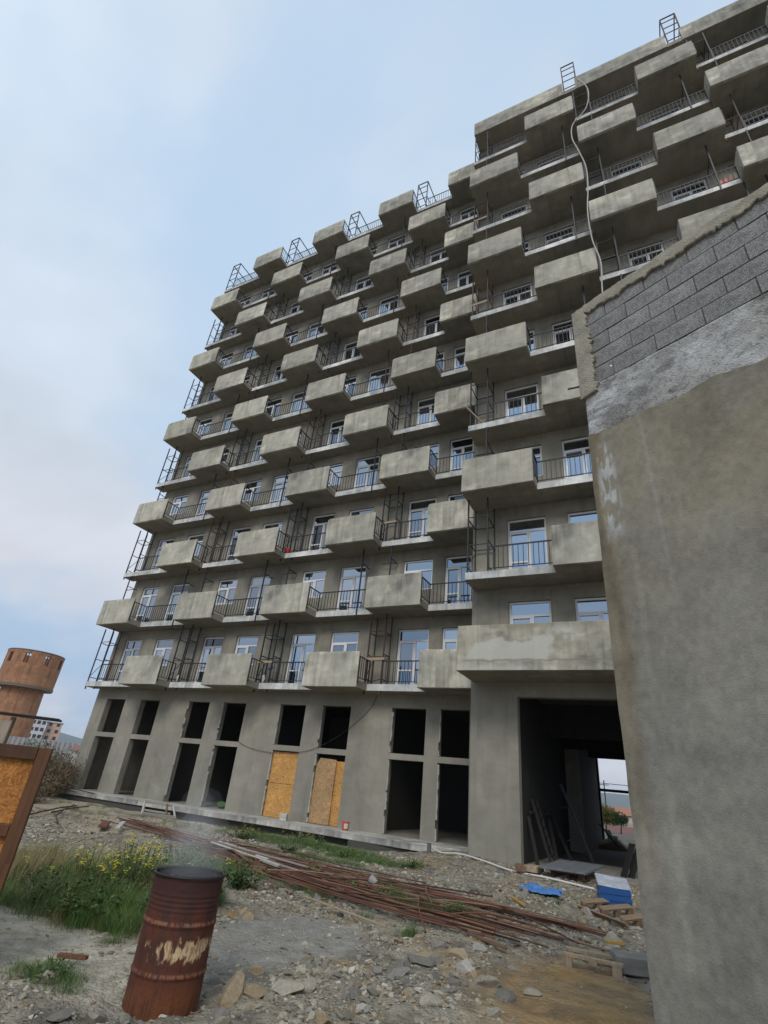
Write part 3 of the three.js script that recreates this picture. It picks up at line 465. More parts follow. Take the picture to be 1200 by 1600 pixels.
// ================================================================ FOREGROUND WALL ON THE RIGHT
{
  const W = thing('masonry_wall', 'tall plastered wall with bare grey blocks on top, close by at the right', 'wall', [25.43, 0, 13.0], -25.2 * Math.PI / 180);
  const wallMap = colourTex(1024, 2048, (u, v) => {           // 3 m wide, 6 m tall
    const x = u * 3, y = v * 6, n = fbm(x * 0.9, y * 0.7, 301, 5), f = fbm(x * 5, y * 3.2, 302, 5), st = fbm(x * 7, y * 0.5, 303, 4), g = vn(x * 160, y * 160, 304), sw = fbm(x * 2.2 + n * 2, y * 5 + n * 3, 305, 4);
    const up = ss(2.0, 3.5, y + 1.4 * (fbm(x * 0.9 + 3, y * 0.6, 306, 4) - 0.5));
    let c = mix3([0.218, 0.207, 0.178], [0.225, 0.199, 0.146], up);
    c = mix3(c, [0.245, 0.232, 0.198], ss(0.5, 0.68, fbm(x * 1.7 + 9, y * 1.3, 307, 5)) * 0.45);
    c = mix3(c, [0.19, 0.172, 0.135], ss(0.52, 0.70, st * 0.35 + f * 0.3 + n * 0.35) * 0.45);
    const crk = Math.abs(x - 0.47 - (4.4 - y) * 0.03 - 0.03 * (fbm(y * 1.6, 2, 320, 3) - 0.5)); c = mix3(c, [0.29, 0.28, 0.25], ss(0.022, 0.006, crk) * 0.35 * ss(2.7, 3.3, y));
    const edge = ss(1.2, 3.2, y + fbm(y * 0.8, 7, 360, 2)) * ss(0.20, 0.09, x + 0.12 * (fbm(y * 1.5, 3, 310, 3) - 0.5)); c = mix3(c, mix3([0.225, 0.19, 0.125], [0.155, 0.122, 0.078], ss(0.4, 0.62, fbm(x * 6, y * 1.1, 312, 4))), edge * 0.85);
    const lip = ss(0.035, 0.012, Math.abs(x - 0.265 - 0.05 * (fbm(y * 1.2, 3, 313, 3) - 0.5))); c = mix3(c, [0.29, 0.275, 0.225], lip * 0.45 * ss(0.4, 0.6, fbm(y * 2, 5, 314, 3)));
    const wp = ss(0.10, 0.03, Math.abs(x - 0.13 - (4.4 - y) * 0.02) + 0.10 * (f - 0.5)) * ss(3.4, 3.7, y) * ss(4.5, 4.3, y); c = mix3(c, [0.42, 0.425, 0.42], wp * ss(0.42, 0.58, fbm(x * 34, y * 9, 311, 5)) * 0.85);
    const m2 = fbm(x * 2.3 + 4, y * 2.6, 315, 5), fine = fbm(x * 28, y * 22, 316, 4), scr = ss(0.47, 0.5, vn(x * 9 + fbm(x * 4, y * 4, 318, 3) * 6, y * 26, 317)) * ss(0.53, 0.5, vn(x * 9 + fbm(x * 4, y * 4, 318, 3) * 6, y * 26, 317)) * ss(0.55, 0.7, fbm(x * 2, y * 2, 319, 3));
    const k = 0.93 + 0.14 * g + (f - 0.5) * 0.40 + (sw - 0.5) * 0.35 + (m2 - 0.5) * 0.42 + (fine - 0.5) * 0.42 - scr * 0.14; return [c[0] * k, c[1] * k, c[2] * k];
  }, [1 / 3, 1 / 6]);
  const bump = greyTex(1024, 1024, (u, v) => 0.45 * fbm(u * 12, v * 12, 321, 5, 12) + 0.25 * fbm(u * 8, v * 36, 322, 4, 0) + 0.3 * vn(u * 300, v * 300, 323, 300), [1 / 1.9, 1 / 1.9]);
  const U = 3.4, TH = 0.42;
  // a skin with small unevenness so that grazing light is not uniform
  function skin(x0, x1, y0, y1, z, step, amp, sd, ragged) {
    const nx = Math.ceil((x1 - x0) / step), ny = Math.ceil((y1 - y0) / step), g = new THREE.PlaneGeometry(x1 - x0, y1 - y0, nx, ny); g.translate((x0 + x1) / 2, (y0 + y1) / 2, z); const p = g.attributes.position;
    for (let i = 0; i < p.count; i++) { const x = p.getX(i), y = p.getY(i); p.setZ(i, z + amp * ((fbm(x * 1.3, y * 1.3, sd, 4) - 0.5) * 2 + 0.35 * (fbm(x * 9, y * 9, sd + 5, 3) - 0.5)) - (x < x0 + step * 0.5 ? 0.012 : 0)); if (ragged && y > y1 - step * 0.5) p.setY(i, y + ragged * (fbm(x * 6, 2, sd + 9, 4) - 0.5)); if (x < x0 + 1e-3) p.setX(i, x + 0.012 * (fbm(y * 4, 5, sd + 3, 4) - 0.5)); }
    g.computeVertexNormals(); return boxUV(g);
  }
  const plaster = std({ map: wallMap, bumpMap: bump, bumpScale: 0.004, roughness: 0.93, side: THREE.DoubleSide });
  const bandMap = colourTex(1024, 512, (u, v) => { const x = u * 3, y = v * 1.5, n = fbm(x * 1.8, y * 2.0, 331, 5), f = fbm(x * 8, y * 8, 332, 5), g = vn(x * 140, y * 140, 333); let c = mix3([0.27, 0.265, 0.255], [0.47, 0.47, 0.465], clamp((n - 0.5) * 1.8 + 0.62 + (f - 0.5) * 0.7)); c = mix3(c, [0.20, 0.18, 0.15], ss(0.2, 0.0, 0.57 - (y % 1.5) % 0.6 + 0.3 * (f - 0.5)) * 0.3); c = mix3(c, [0.24, 0.215, 0.175], ss(0.56, 0.72, fbm(x * 1.1 + 7, y * 1.6, 335, 4)) * 0.4); c = mix3(c, [0.12, 0.115, 0.11], ss(0.58, 0.72, fbm(x * 4 + 5, y * 7, 334, 4)) * 0.6); const pit = ss(0.74, 0.80, vn(x * 62, y * 62, 336)) * 0.3, k = 0.86 + g * 0.28 + (fbm(x * 20, y * 26, 337, 4) - 0.5) * 0.7 - pit; return [c[0] * k, c[1] * k, c[2] * k]; }, [1 / 3, 1 / 1.5]);
  const band = std({ map: bandMap, bumpMap: bump, bumpScale: 0.016, roughness: 0.95, side: THREE.DoubleSide });
  const aggregate = greyTex(512, 512, (u, v) => { const s = 70, X = u * s, Y = v * s, ix = Math.floor(X), iy = Math.floor(Y); let d = 9; for (let a = -1; a < 2; a++) for (let b = -1; b < 2; b++) { const cx = ((ix + a) % s + s) % s, cy = ((iy + b) % s + s) % s; d = Math.min(d, Math.hypot(X - ix - a - hash(cx, cy, 5), Y - iy - b - hash(cx, cy, 6))); } return Math.sqrt(Math.max(0, 1 - d)) * 0.7 + 0.3 * vn(u * 30, v * 30, 3, 30); }, [2.4, 2.4]);
  const aggMap = colourTex(512, 512, (u, v) => { const q = vn(u * 150, v * 150, 5, 150) * 0.6 + vn(u * 75, v * 75, 8, 75) * 0.4, k = 0.6 + 0.95 * ss(0.15, 0.9, q) + 0.5 * (fbm(u * 6, v * 6, 9, 3, 6) - 0.5); return [k * 0.232, k * 0.229, k * 0.221]; }, [1.7, 1.7]);
  const blockMats = [0.92, 1, 1.1].map((k) => std({ map: aggMap, color: tinted(k), bumpMap: aggregate, bumpScale: 0.007, roughness: 1 }));
  const mortar = std({ color: rgb(0.40, 0.37, 0.30), map: stoneTex, bumpMap: bump, bumpScale: 0.02, roughness: 1 });
  const yB = 4.56, yK = 5.13, yT = 6.10;
  part('plaster_wall', merge([skin(0, U, -0.4, yB, 0.0, 0.04, 0.010, 340, 0.09), box(0.012, U, -0.4, yB - 0.04, -TH, -0.03)]), plaster, W);
  part('concrete_band', merge([skin(0.004, U, yB - 0.06, yK - 0.012, -0.014, 0.02, 0.008, 341, 0.02), box(0.014, U, yB - 0.035, yK - 0.012, -TH, -0.045)]), band, W);
  part('joint_mortar', box(0.03, U, yK, yT - 0.02, -TH + 0.02, -0.030), std({ color: rgb(0.19, 0.185, 0.175), map: stoneTex, roughness: 1 }), W);
  const r = rng(12), variants = [0, 1, 2, 3].map((k) => { const g = new THREE.BoxGeometry(0.386, 0.187, 0.36, 10, 5, 4), p = g.attributes.position; for (let i = 0; i < p.count; i++) { const x = p.getX(i), y = p.getY(i), z = p.getZ(i), n = 0.006 * (fbm3(x * 14 + k * 9, y * 14, z * 14, 55, 3) - 0.5), e = (Math.abs(x) > 0.19 ? 1 : 0) + (Math.abs(y) > 0.09 ? 1 : 0) + (Math.abs(z) > 0.178 ? 1 : 0); const q = e > 1 ? 0.982 : 1; p.setXYZ(i, x * (e > 1 ? 0.985 : 1) + n, y * (e > 1 ? 0.965 : 1) + n, z * q + n); } g.computeVertexNormals(); return boxUV(g); });
  for (let row = 0; row < 5; row++) { const y = yK + 0.005 + row * 0.1935 + 0.09; for (let k = 0; k < 9; k++) { let x = (row % 2 ? 0.0 : -0.195) + 0.12 + k * 0.392 + 0.195; let m; if (x - 0.19 < 0.1) { const w = x + 0.192 - 0.1; if (w < 0.08) continue; m = part('block', variants[k % 4], blockMats[Math.floor(r() * 3)], W); m.scale.x = w / 0.384; x = 0.1 + w / 2; } else m = part('block', variants[Math.floor(r() * 4)], blockMats[Math.floor(r() * 3)], W); m.position.set(x, y, -0.197 + (r() - 0.5) * 0.008); m.rotation.z = (r() - 0.5) * 0.006; if (x > U) break; } }
  { // mortar dressing of the corner and rough coping
    const s = new THREE.Shape(); s.moveTo(-0.012, yK - 0.11); for (let i = 0; i <= 90; i++) { const y = mix(yK - 0.09, yT, i / 90); s.lineTo(0.125 + 0.06 * (fbm(i * 0.23, 1, 351, 2) - 0.5) + 0.03 * (vn(i * 0.5, 3, 9) - 0.5) + (i < 9 ? 0.03 : 0), y); } for (let i = 0; i <= 300; i++) { const x = mix(0.17, U, i / 300); s.lineTo(x, yT - 0.03 + 0.06 * (fbm(i * 0.1, 4, 352, 3) - 0.5) - 0.03 * Math.pow(vn(i * 0.45, 5, 2), 2)); } for (let i = 0; i <= 120; i++) { const x = mix(U, -0.012, i / 120); s.lineTo(x, yT + 0.07 + 0.03 * (fbm(i * 0.17, 7, 353, 4) - 0.5) + 0.012 * (hash(i, 6, 4) - 0.5)); } s.closePath();
    const g = new THREE.ExtrudeGeometry(s, { depth: 0.4, bevelEnabled: true, bevelSize: 0.012, bevelThickness: 0.014, bevelSegments: 2 }); g.translate(0, 0, -0.40); part('mortar_coping', boxUV(g), mortar, W);
  }
  const peg = single('metal_peg', bar([0, 0, 0], [0.05, 0.015, 0.1], 0.018), std({ color: rgb(0.7, 0.74, 0.78), roughness: 0.4 }), 'small white peg stuck in the joint under the grey blocks', 'peg'); W.updateMatrixWorld(true); peg.position.copy(W.localToWorld(new THREE.Vector3(0.25, 5.14, 0.0)));
  const wire = single('steel_stub', bar([0, 0, 0], [-0.16, 0.02, -0.02], 0.014), M.rustSteel, 'short steel bar end sticking out of the wall corner', 'steel bar'); wire.position.copy(W.localToWorld(new THREE.Vector3(0.0, 5.22, -0.06)));
}
// ================================================================ STEEL BARS
{
  const r = rng(321), mats = [[0.20, 0.085, 0.05], [0.15, 0.065, 0.042], [0.26, 0.125, 0.075], [0.10, 0.055, 0.042], [0.32, 0.20, 0.14]].map((c) => std({ color: rgb(...c), roughness: 0.85, metalness: 0.1, map: stoneTex }));
  const labels = ['long rusty steel bar in the upper bundle of the heap, nearest the building', 'rusty steel bar in the middle bundle running to the pallet at the right', 'rusty steel bar in the lower short bundle facing the camera', 'rusty steel bar in the left part of the heap behind the yellow flowers'];
  const bundles = [[[15.3, 5.5, 1.4, 0.6], [24.8, 7.35, 0.6, 0.16], 20, 0], [[16.3, 6.5, 1.2, 0.45], [24.7, 8.2, 0.6, 0.26], 20, 1], [[17.6, 7.35, 0.9, 0.25], [23.7, 8.95, 0.9, 0.16], 16, 2], [[10.9, 4.6, 1.0, 0.7], [17.6, 6.5, 1.6, 0.9], 26, 3], [[16.0, 6.3, 0.7, 0.7], [20.8, 8.3, 1.1, 0.8], 13, 2], [[17.0, 6.1, 1.8, 1.0], [22.0, 7.6, 2.0, 1.2], 13, 1]];
  for (const [a, b, n, k] of bundles) for (let i = 0; i < n; i++) {
    const g = () => (r() + r() - 1), t0 = r() * 0.2, t1 = 1 - r() * r() * 0.55, ax = a[0] + g() * a[2], az = a[1] + g() * a[3], bx = b[0] + g() * b[2], bz = b[1] + g() * b[3], lay = 0.01 + Math.abs(g()) * 0.12, bend = g() * 0.30, pts = [];
    for (let s = 0; s <= 6; s++) { const t = mix(t0, t1, s / 6), x = mix(ax, bx, t), z = mix(az, bz, t) + bend * Math.sin(t * 3.1); pts.push([x, 0.45 * groundH(x, z) + 0.045 + lay + 0.012 * g(), z]); }
    single('steel_bar', tube(pts, 0.006 + r() * 0.008, 16, 6), mats[Math.floor(r() * 5)], labels[k], 'steel bar', ['bars of the upper bundle', 'bars of the middle bundle', 'bars of the lower bundle', 'bars of the left bundle'][k]);
  }
  for (let i = 0; i < 26; i++) { const t = r(), x = mix(15.8, 23.2, t) + (r() - 0.5), z = mix(6.1, 8.1, t) + (r() - 0.5) * 1.5, a = (r() - 0.5) * 2.2 + 0.25, l = 0.5 + r() * 1.1, y = 0.5 * groundH(x, z) + 0.10 + r() * 0.09, k = r() * 0.2, dx = Math.cos(a) * l, dz = Math.sin(a) * l; single('steel_bar', tube([[x - dx, y - 0.05 + k * 0.3, z - dz], [x, y + 0.04, z + k], [x + dx, y - 0.03, z + dz]], 0.006 + r() * 0.007, 12, 6), mats[Math.floor(r() * 5)], 'short bent rusty bar lying crosswise on the heap of long bars', 'steel bar', 'short bars lying across the heap'); }
  const podBars = [[[-0.9, 0.27, -0.9], [4.3, 0.30, 0.5]], [[-1.2, 0.28, -0.8], [3.6, 0.29, 0.9]], [[6.9, 0.1, 3.2], [10.6, 0.12, 6.4]], [[7.4, 0.1, 3.0], [9.7, 0.12, 5.9]], [[7.2, 0.1, 3.3], [10.2, 0.1, 6.9]], [[12.2, 0.12, 7.4], [10.1, 0.12, 6.1]]];
  for (const [p, q] of podBars) { const m = [mix(p[0], q[0], 0.5), mix(p[1], q[1], 0.5) + 0.03, mix(p[2], q[2], 0.5)]; single('steel_bar', tube([p, m, q], 0.02, 10, 6), mats[3], 'dark steel bar lying at the far left corner of the building', 'steel bar', 'bars at the far left corner'); }
}
const woodMap = colourTex(256, 512, (u, v) => { const n = fbm(u * 30, v * 2.5, 401, 4), k = 0.65 + 0.6 * n + 0.25 * (fbm(u * 6, v * 5, 402, 3) - 0.5); return [k * 0.8, k * 0.78, k * 0.75]; }, [1.3, 0.9]);
const wood = (r, g, b) => std({ color: rgb(r, g, b), map: woodMap, roughness: 0.85 });
const WD = { pale: wood(0.46, 0.36, 0.25), grey: wood(0.36, 0.34, 0.31), tan: wood(0.33, 0.235, 0.15), brown: wood(0.22, 0.135, 0.08), red: wood(0.19, 0.075, 0.04), white: wood(0.62, 0.6, 0.56), yellow: wood(0.6, 0.36, 0.09), dark: wood(0.02, 0.018, 0.016) };
function plank(a, b, w, h, m, label, name = 'wood_plank', cat = 'plank', group) { const A = new THREE.Vector3(...a), B = new THREE.Vector3(...b), d = B.clone().sub(A), L0 = d.length(), o = single(name, board(w, L0, h), m, label, cat, group); o.position.copy(A).add(B).multiplyScalar(0.5); const y = d.normalize(), z = new THREE.Vector3(0, 1, 0).addScaledVector(y, -y.y).normalize(), x = y.clone().cross(z); o.quaternion.setFromRotationMatrix(new THREE.Matrix4().makeBasis(x, y, z)); return o; }
{
  const r = rng(55);
  for (let i = 0; i < 9; i++) { const a = [16.2 + r() * 0.5, 0.17 + r() * 0.07, 6.25 + r() * 0.4], b = [18.3 + r() * 1.3, 0.15 + r() * 0.06, 6.8 + r() * 0.9]; plank(a, b, 0.05, 0.025, [WD.grey, WD.white, WD.brown][i % 3], 'narrow weathered lath lying on the left end of the bar heap', 'wood_lath', 'lath', 'laths on the bar heap'); }
  plank([12.35, 0.16, 5.6], [13.35, 0.14, 6.6], 0.11, 0.035, WD.white, 'short whitish board lying left of the heap of bars');
  plank([11.7, 0.1, 5.6], [12.7, 0.1, 6.5], 0.2, 0.06, WD.red, 'red-brown board end beside the whitish board');
  plank([18.45, 0.10, 7.95], [18.85, 0.10, 7.75], 0.13, 0.09, WD.brown, 'short brown timber offcut in front of the bar heap');
  plank([22.8, 0.09, 5.55], [23.15, 0.09, 6.15], 0.05, 0.03, WD.yellow, 'yellow wooden strip lying by the blue tarp');
  plank([22.35, 0.1, 4.7], [22.6, 0.1, 5.2], 0.05, 0.03, WD.pale, 'pale wooden strip left of the yellow one');
  plank([24.66, 0.14, 8.12], [24.86, 0.14, 8.02], 0.05, 0.03, WD.yellow, 'small yellow wooden strip behind the low pallet');
  plank([23.2, 0.05, 8.95], [23.65, 0.06, 9.25], 0.045, 0.03, WD.brown, 'brown stick on the edge of the ochre sand');
  plank([20.5, 0.06, 8.9], [22.2, 0.07, 9.6], 0.03, 0.02, WD.pale, 'thin pale lath lying in front of the bar heap');
  plank([15.2, 0.1, 10.3], [15.9, 0.1, 10.0], 0.08, 0.04, WD.pale, 'pale plank among dry weeds behind the framed board');
  plank([20.6, 0.03, 13.0], [20.85, 0.04, 12.9], 0.05, 0.03, WD.red, 'small reddish wood splinter on the pale dirt at left');
  // old window frame leaning against the podium
  const P = [[9.07, 0.07, 2.1], [7.15, 0.285, 0.38], [8.75, 0.285, 0.42], [10.3, 0.07, 1.75]], F = thing('window_frame', 'old wooden frame leaning flat against the edge of the podium', 'frame', [0, 0, 0]);
  for (let i = 0; i < 4; i++) { const a = P[i], b = P[(i + 1) % 4]; part('frame_bar', bar(a, b, 0.075, 0.05), i % 2 ? WD.grey : WD.white, F); }
  part('frame_bar', bar([8.5, 0.13, 1.6], [9.7, 0.12, 1.42], 0.06, 0.04), WD.grey, F); part('frame_bar', bar([9.95, 0.10, 1.85], [8.4, 0.30, 0.42], 0.06, 0.04), WD.brown, F);
}
// ================================================================ PALLETS, DRUM, TARP, HOSES BY THE PASSAGE
{
  const p = thing('wooden_pallet', 'broken pallet of three bare board runners in front of the blue tub', 'pallet', [0, 0, 0]);
  const S = [[23.93, 4.85], [24.30, 5.25], [24.66, 5.72]], dx = 0.40, dz = -0.92;
  for (const [x, z] of S) { const y = groundH(x, z); part('runner', bar([x, y + 0.125, z], [x + dx, y + 0.125, z + dz], 0.11, 0.03), WD.tan, p); for (const t of [0.06, 0.5, 0.94]) { const g = box(-0.055, 0.055, 0, 0.10, -0.07, 0.07); g.rotateY(0.41); g.translate(x + dx * t, y + 0.008, z + dz * t); part('block', g, WD.brown, p); } }
  part('base_board', bar([23.88, 0.045, 4.95], [24.75, 0.05, 5.95], 0.1, 0.022), WD.tan, p);
  const p2 = thing('wooden_pallet', 'weathered pallet under the grey sheet at the passage mouth', 'pallet', [22.85, groundH(23.2, 2.2) + 0.0, 2.2], -0.1);
  for (const x of [0.02, 0.34, 0.66]) for (const z of [-0.05, -0.55, -1.05]) part('block', box(x, x + 0.1, 0, 0.1, z - 0.1, z), WD.brown, p2);
  for (const z of [-0.02, -0.27, -0.53, -0.8, -1.06]) part('deck_board', box(0, 0.78, 0.101, 0.123, z - 0.11, z), WD.tan, p2);
  const plate = single('steel_sheet', board(1.08, 0.035, 1.55, 0.006), std({ color: rgb(0.21, 0.22, 0.235), map: stoneTex, roughness: 0.6, metalness: 0.2 }), 'grey dusty sheet lying on the pallet at the passage mouth', 'sheet'); plate.position.set(23.3, 0.40, 1.75); plate.rotation.set(0.06, -0.16, 0.03);
  for (const [x, z, a, w] of [[22.2, 2.25, 0.2, 0.24], [22.5, 2.2, -0.15, 0.3]]) { const o = single('wood_block', board(w, 0.12, 0.5), w > 0.27 ? WD.pale : WD.brown, w > 0.27 ? 'pale timber block beside the pallet at the passage mouth' : 'brown timber block furthest left at the passage mouth', 'timber'); o.position.set(x, groundH(x, z) + 0.09, z); o.rotation.y = a; }
  const fp = thing('wooden_pallet', 'low pallet lying on the ochre sand beside the plastered wall', 'pallet', [24.26, groundH(24.5, 9) - 0.005, 9.03], 0.06);
  part('deck_board', box(0, 0.66, 0.095, 0.122, -0.1, 0), WD.pale, fp); part('deck_board', box(0, 0.66, 0.095, 0.122, -0.42, -0.32), WD.pale, fp);
  for (const x of [0, 0.26, 0.54]) for (const z of [0, -0.32]) if (x !== 0.26 || z) part('block', box(x, x + 0.1, 0, 0.094, z - 0.1, z - 0.004), WD.pale, fp);
  const kb = single('concrete_beam', board(0.5, 0.17, 0.32, 0.012), std({ color: rgb(0.27, 0.255, 0.23), map: stoneTex }), 'grey concrete beam end lying against the plastered wall', 'beam'); kb.position.set(25.02, groundH(25, 8.8) + 0.11, 8.62); kb.rotation.y = 0.35;
  const tub = thing('blue_tub', 'ribbed blue plastic tub with a white sheet on it by the passage', 'tub', [24.38, groundH(24.4, 3.9) - 0.01, 3.85], 0.25);
  { const g = []; for (let k = 0; k < 6; k++) g.push(box(-0.29 + (k % 2) * 0.012, 0.29 - (k % 2) * 0.012, k * 0.052, (k + 1) * 0.052, -0.22 + (k % 2) * 0.012, 0.22 - (k % 2) * 0.012)); part('body', merge(g), std({ color: rgb(0.015, 0.075, 0.24), roughness: 0.4 }), tub); const lid = board(0.60, 0.025, 0.48, 0.008); lid.rotateX(0.30); lid.rotateZ(-0.06); lid.translate(0, 0.385, -0.03); part('lid', lid, std({ color: rgb(0.5, 0.54, 0.6), roughness: 0.5, map: stoneTex }), tub); }
  const tg = new THREE.PlaneGeometry(0.78, 0.62, 40, 30); tg.rotateX(-Math.PI / 2); { const q = tg.attributes.position; for (let i = 0; i < q.count; i++) { const x = q.getX(i), z = q.getZ(i); q.setXYZ(i, x * (0.8 + 0.4 * fbm(z * 5, 1, 71, 2)), 0.05 + 0.11 * fbm(x * 6, z * 6, 72, 4) + groundH(23.05 + x, 3.95 + z) - 0.03, z * (0.8 + 0.5 * fbm(x * 5, 3, 73, 2)) + x * 0.3); } tg.computeVertexNormals(); }
  single('plastic_sheet', tg, std({ color: rgb(0.09, 0.22, 0.50), roughness: 0.45, side: THREE.DoubleSide }), 'crumpled bright blue plastic sheet on the rubble', 'tarp').position.set(23.05, 0, 3.95);
  const hp = [[18.75, 0.27, 0.2], [19.1, 0.27, 0.45], [19.7, 0.2, 0.95]]; for (const [x, z] of [[20.3, 1.25], [21.1, 1.75], [22.0, 2.28], [22.9, 2.65], [23.9, 2.85]]) hp.push([x, groundH(x, z) + 0.03, z]);
  single('white_hose', tube(hp, 0.022, 50, 8), std({ color: rgb(0.6, 0.58, 0.53), roughness: 0.6 }), 'white hose running over the rubble to the passage', 'hose');
  const stub = new THREE.CylinderGeometry(0.06, 0.06, 0.26, 14); stub.translate(0, 0.13, 0); single('pipe_stub', stub, std({ color: rgb(0.12, 0.12, 0.12) }), 'short dark pipe standing at the podium edge left of the white hose', 'pipe').position.set(19.25, groundH(19.25, 0.75), 0.75);
  const s2 = new THREE.CylinderGeometry(0.045, 0.05, 0.2, 12); s2.translate(0, 0.1, 0); single('pipe_stub', s2, std({ color: rgb(0.13, 0.125, 0.12) }), 'thin grey pipe stub in front of the podium near the orange bucket', 'pipe').position.set(14.95, groundH(14.95, 0.95), 0.95);
  const wb = single('white_lump', shapes[3], std({ color: rgb(0.46, 0.46, 0.44), map: stoneTex }), 'white lump lying on top of the steel bars', 'lump'); wb.position.set(20.83, 0.2, 7.35); wb.scale.set(0.11, 0.12, 0.09);
  const paper = single('litter', shapes[5], std({ color: rgb(0.72, 0.74, 0.74), roughness: 0.6 }), 'white crumpled bag at the edge of the green weeds by the drum', 'litter'); paper.position.set(20.7, 0.14, 12.05); paper.scale.set(0.05, 0.17, 0.05);
  // passage contents
  const ld = thing('wooden_ladder', 'dark wooden ladder leaning on the left wall inside the passage', 'ladder', [0, 0, 0]);
  for (const z of [0.0, -0.62]) part('stile', bar([22.5, 0.2, z], [21.98, 1.75, z - 0.25], 0.07, 0.05), WD.dark, ld); for (let k = 1; k < 7; k++) { const t = k / 7; part('rung', bar([mix(22.5, 21.98, t), mix(0.2, 1.75, t), -0.25 * t], [mix(22.5, 21.98, t), mix(0.2, 1.75, t), -0.62 - 0.25 * t], 0.045), WD.dark, ld); }
  plank([22.6, 0.23, 0.3], [22.3, 0.23, -1.9], 0.16, 0.06, WD.brown, 'brown plank on the passage floor beneath the ladder');
  plank([22.25, 0.2, 0.55], [21.96, 1.3, 0.2], 0.1, 0.04, WD.dark, 'dark plank leaning on the left jamb of the passage');
  plank([22.35, 0.2, -1.7], [21.97, 1.5, -2.5], 0.1, 0.05, WD.dark, 'dark plank leaning behind the ladder in the passage'); plank([22.7, 0.2, -2.1], [22.0, 1.35, -3.1], 0.1, 0.05, WD.dark, 'dark plank leaning deepest in the passage'); plank([22.05, 1.42, 0.3], [22.05, 1.38, -2.6], 0.08, 0.05, WD.dark, 'dark batten lying across the leaning timbers');
  const pr = thing('steel_prop', 'slanted dark steel prop standing in the passage', 'prop', [0, 0, 0]); part('tube', bar([23.2, 0.2, -3.0], [22.35, 2.3, -3.0], 0.075), M.steel, pr); part('brace', bar([22.95, 0.85, -3.0], [22.45, 0.7, -3.05], 0.05), M.steel, pr); part('brace', bar([22.62, 1.65, -3.0], [22.3, 1.62, -3.05], 0.05), M.steel, pr);
  for (const [x, l] of [[24.42, 'dark board leaning at the right inside the passage mouth'], [24.6, 'second dark board leaning behind it at the passage mouth']]) plank([x - 0.16, 0.2, -0.1], [x + 0.12, 0.95, -0.35], 0.22, 0.03, WD.dark, l);
  const heap = stoneGeo(61, 4, 0.42), hm = single('earth_heap', heap, std({ color: rgb(0.17, 0.12, 0.07), map: stoneTex }), 'low heap of brown earth at the far end of the passage', 'heap'); hm.position.set(22.9, 0.2, -11.9); hm.scale.set(1.35, 1.5, 1.1);
  plank([23.3, 0.35, -11.0], [22.55, 1.15, -11.2], 0.05, 0.05, WD.dark, 'dark pole stuck slanting in the earth heap'); plank([23.0, 0.62, -11.1], [22.85, 0.95, -11.3], 0.26, 0.02, std({ color: rgb(0.2, 0.5, 0.38) }), 'pale green board lying on the earth heap');
}
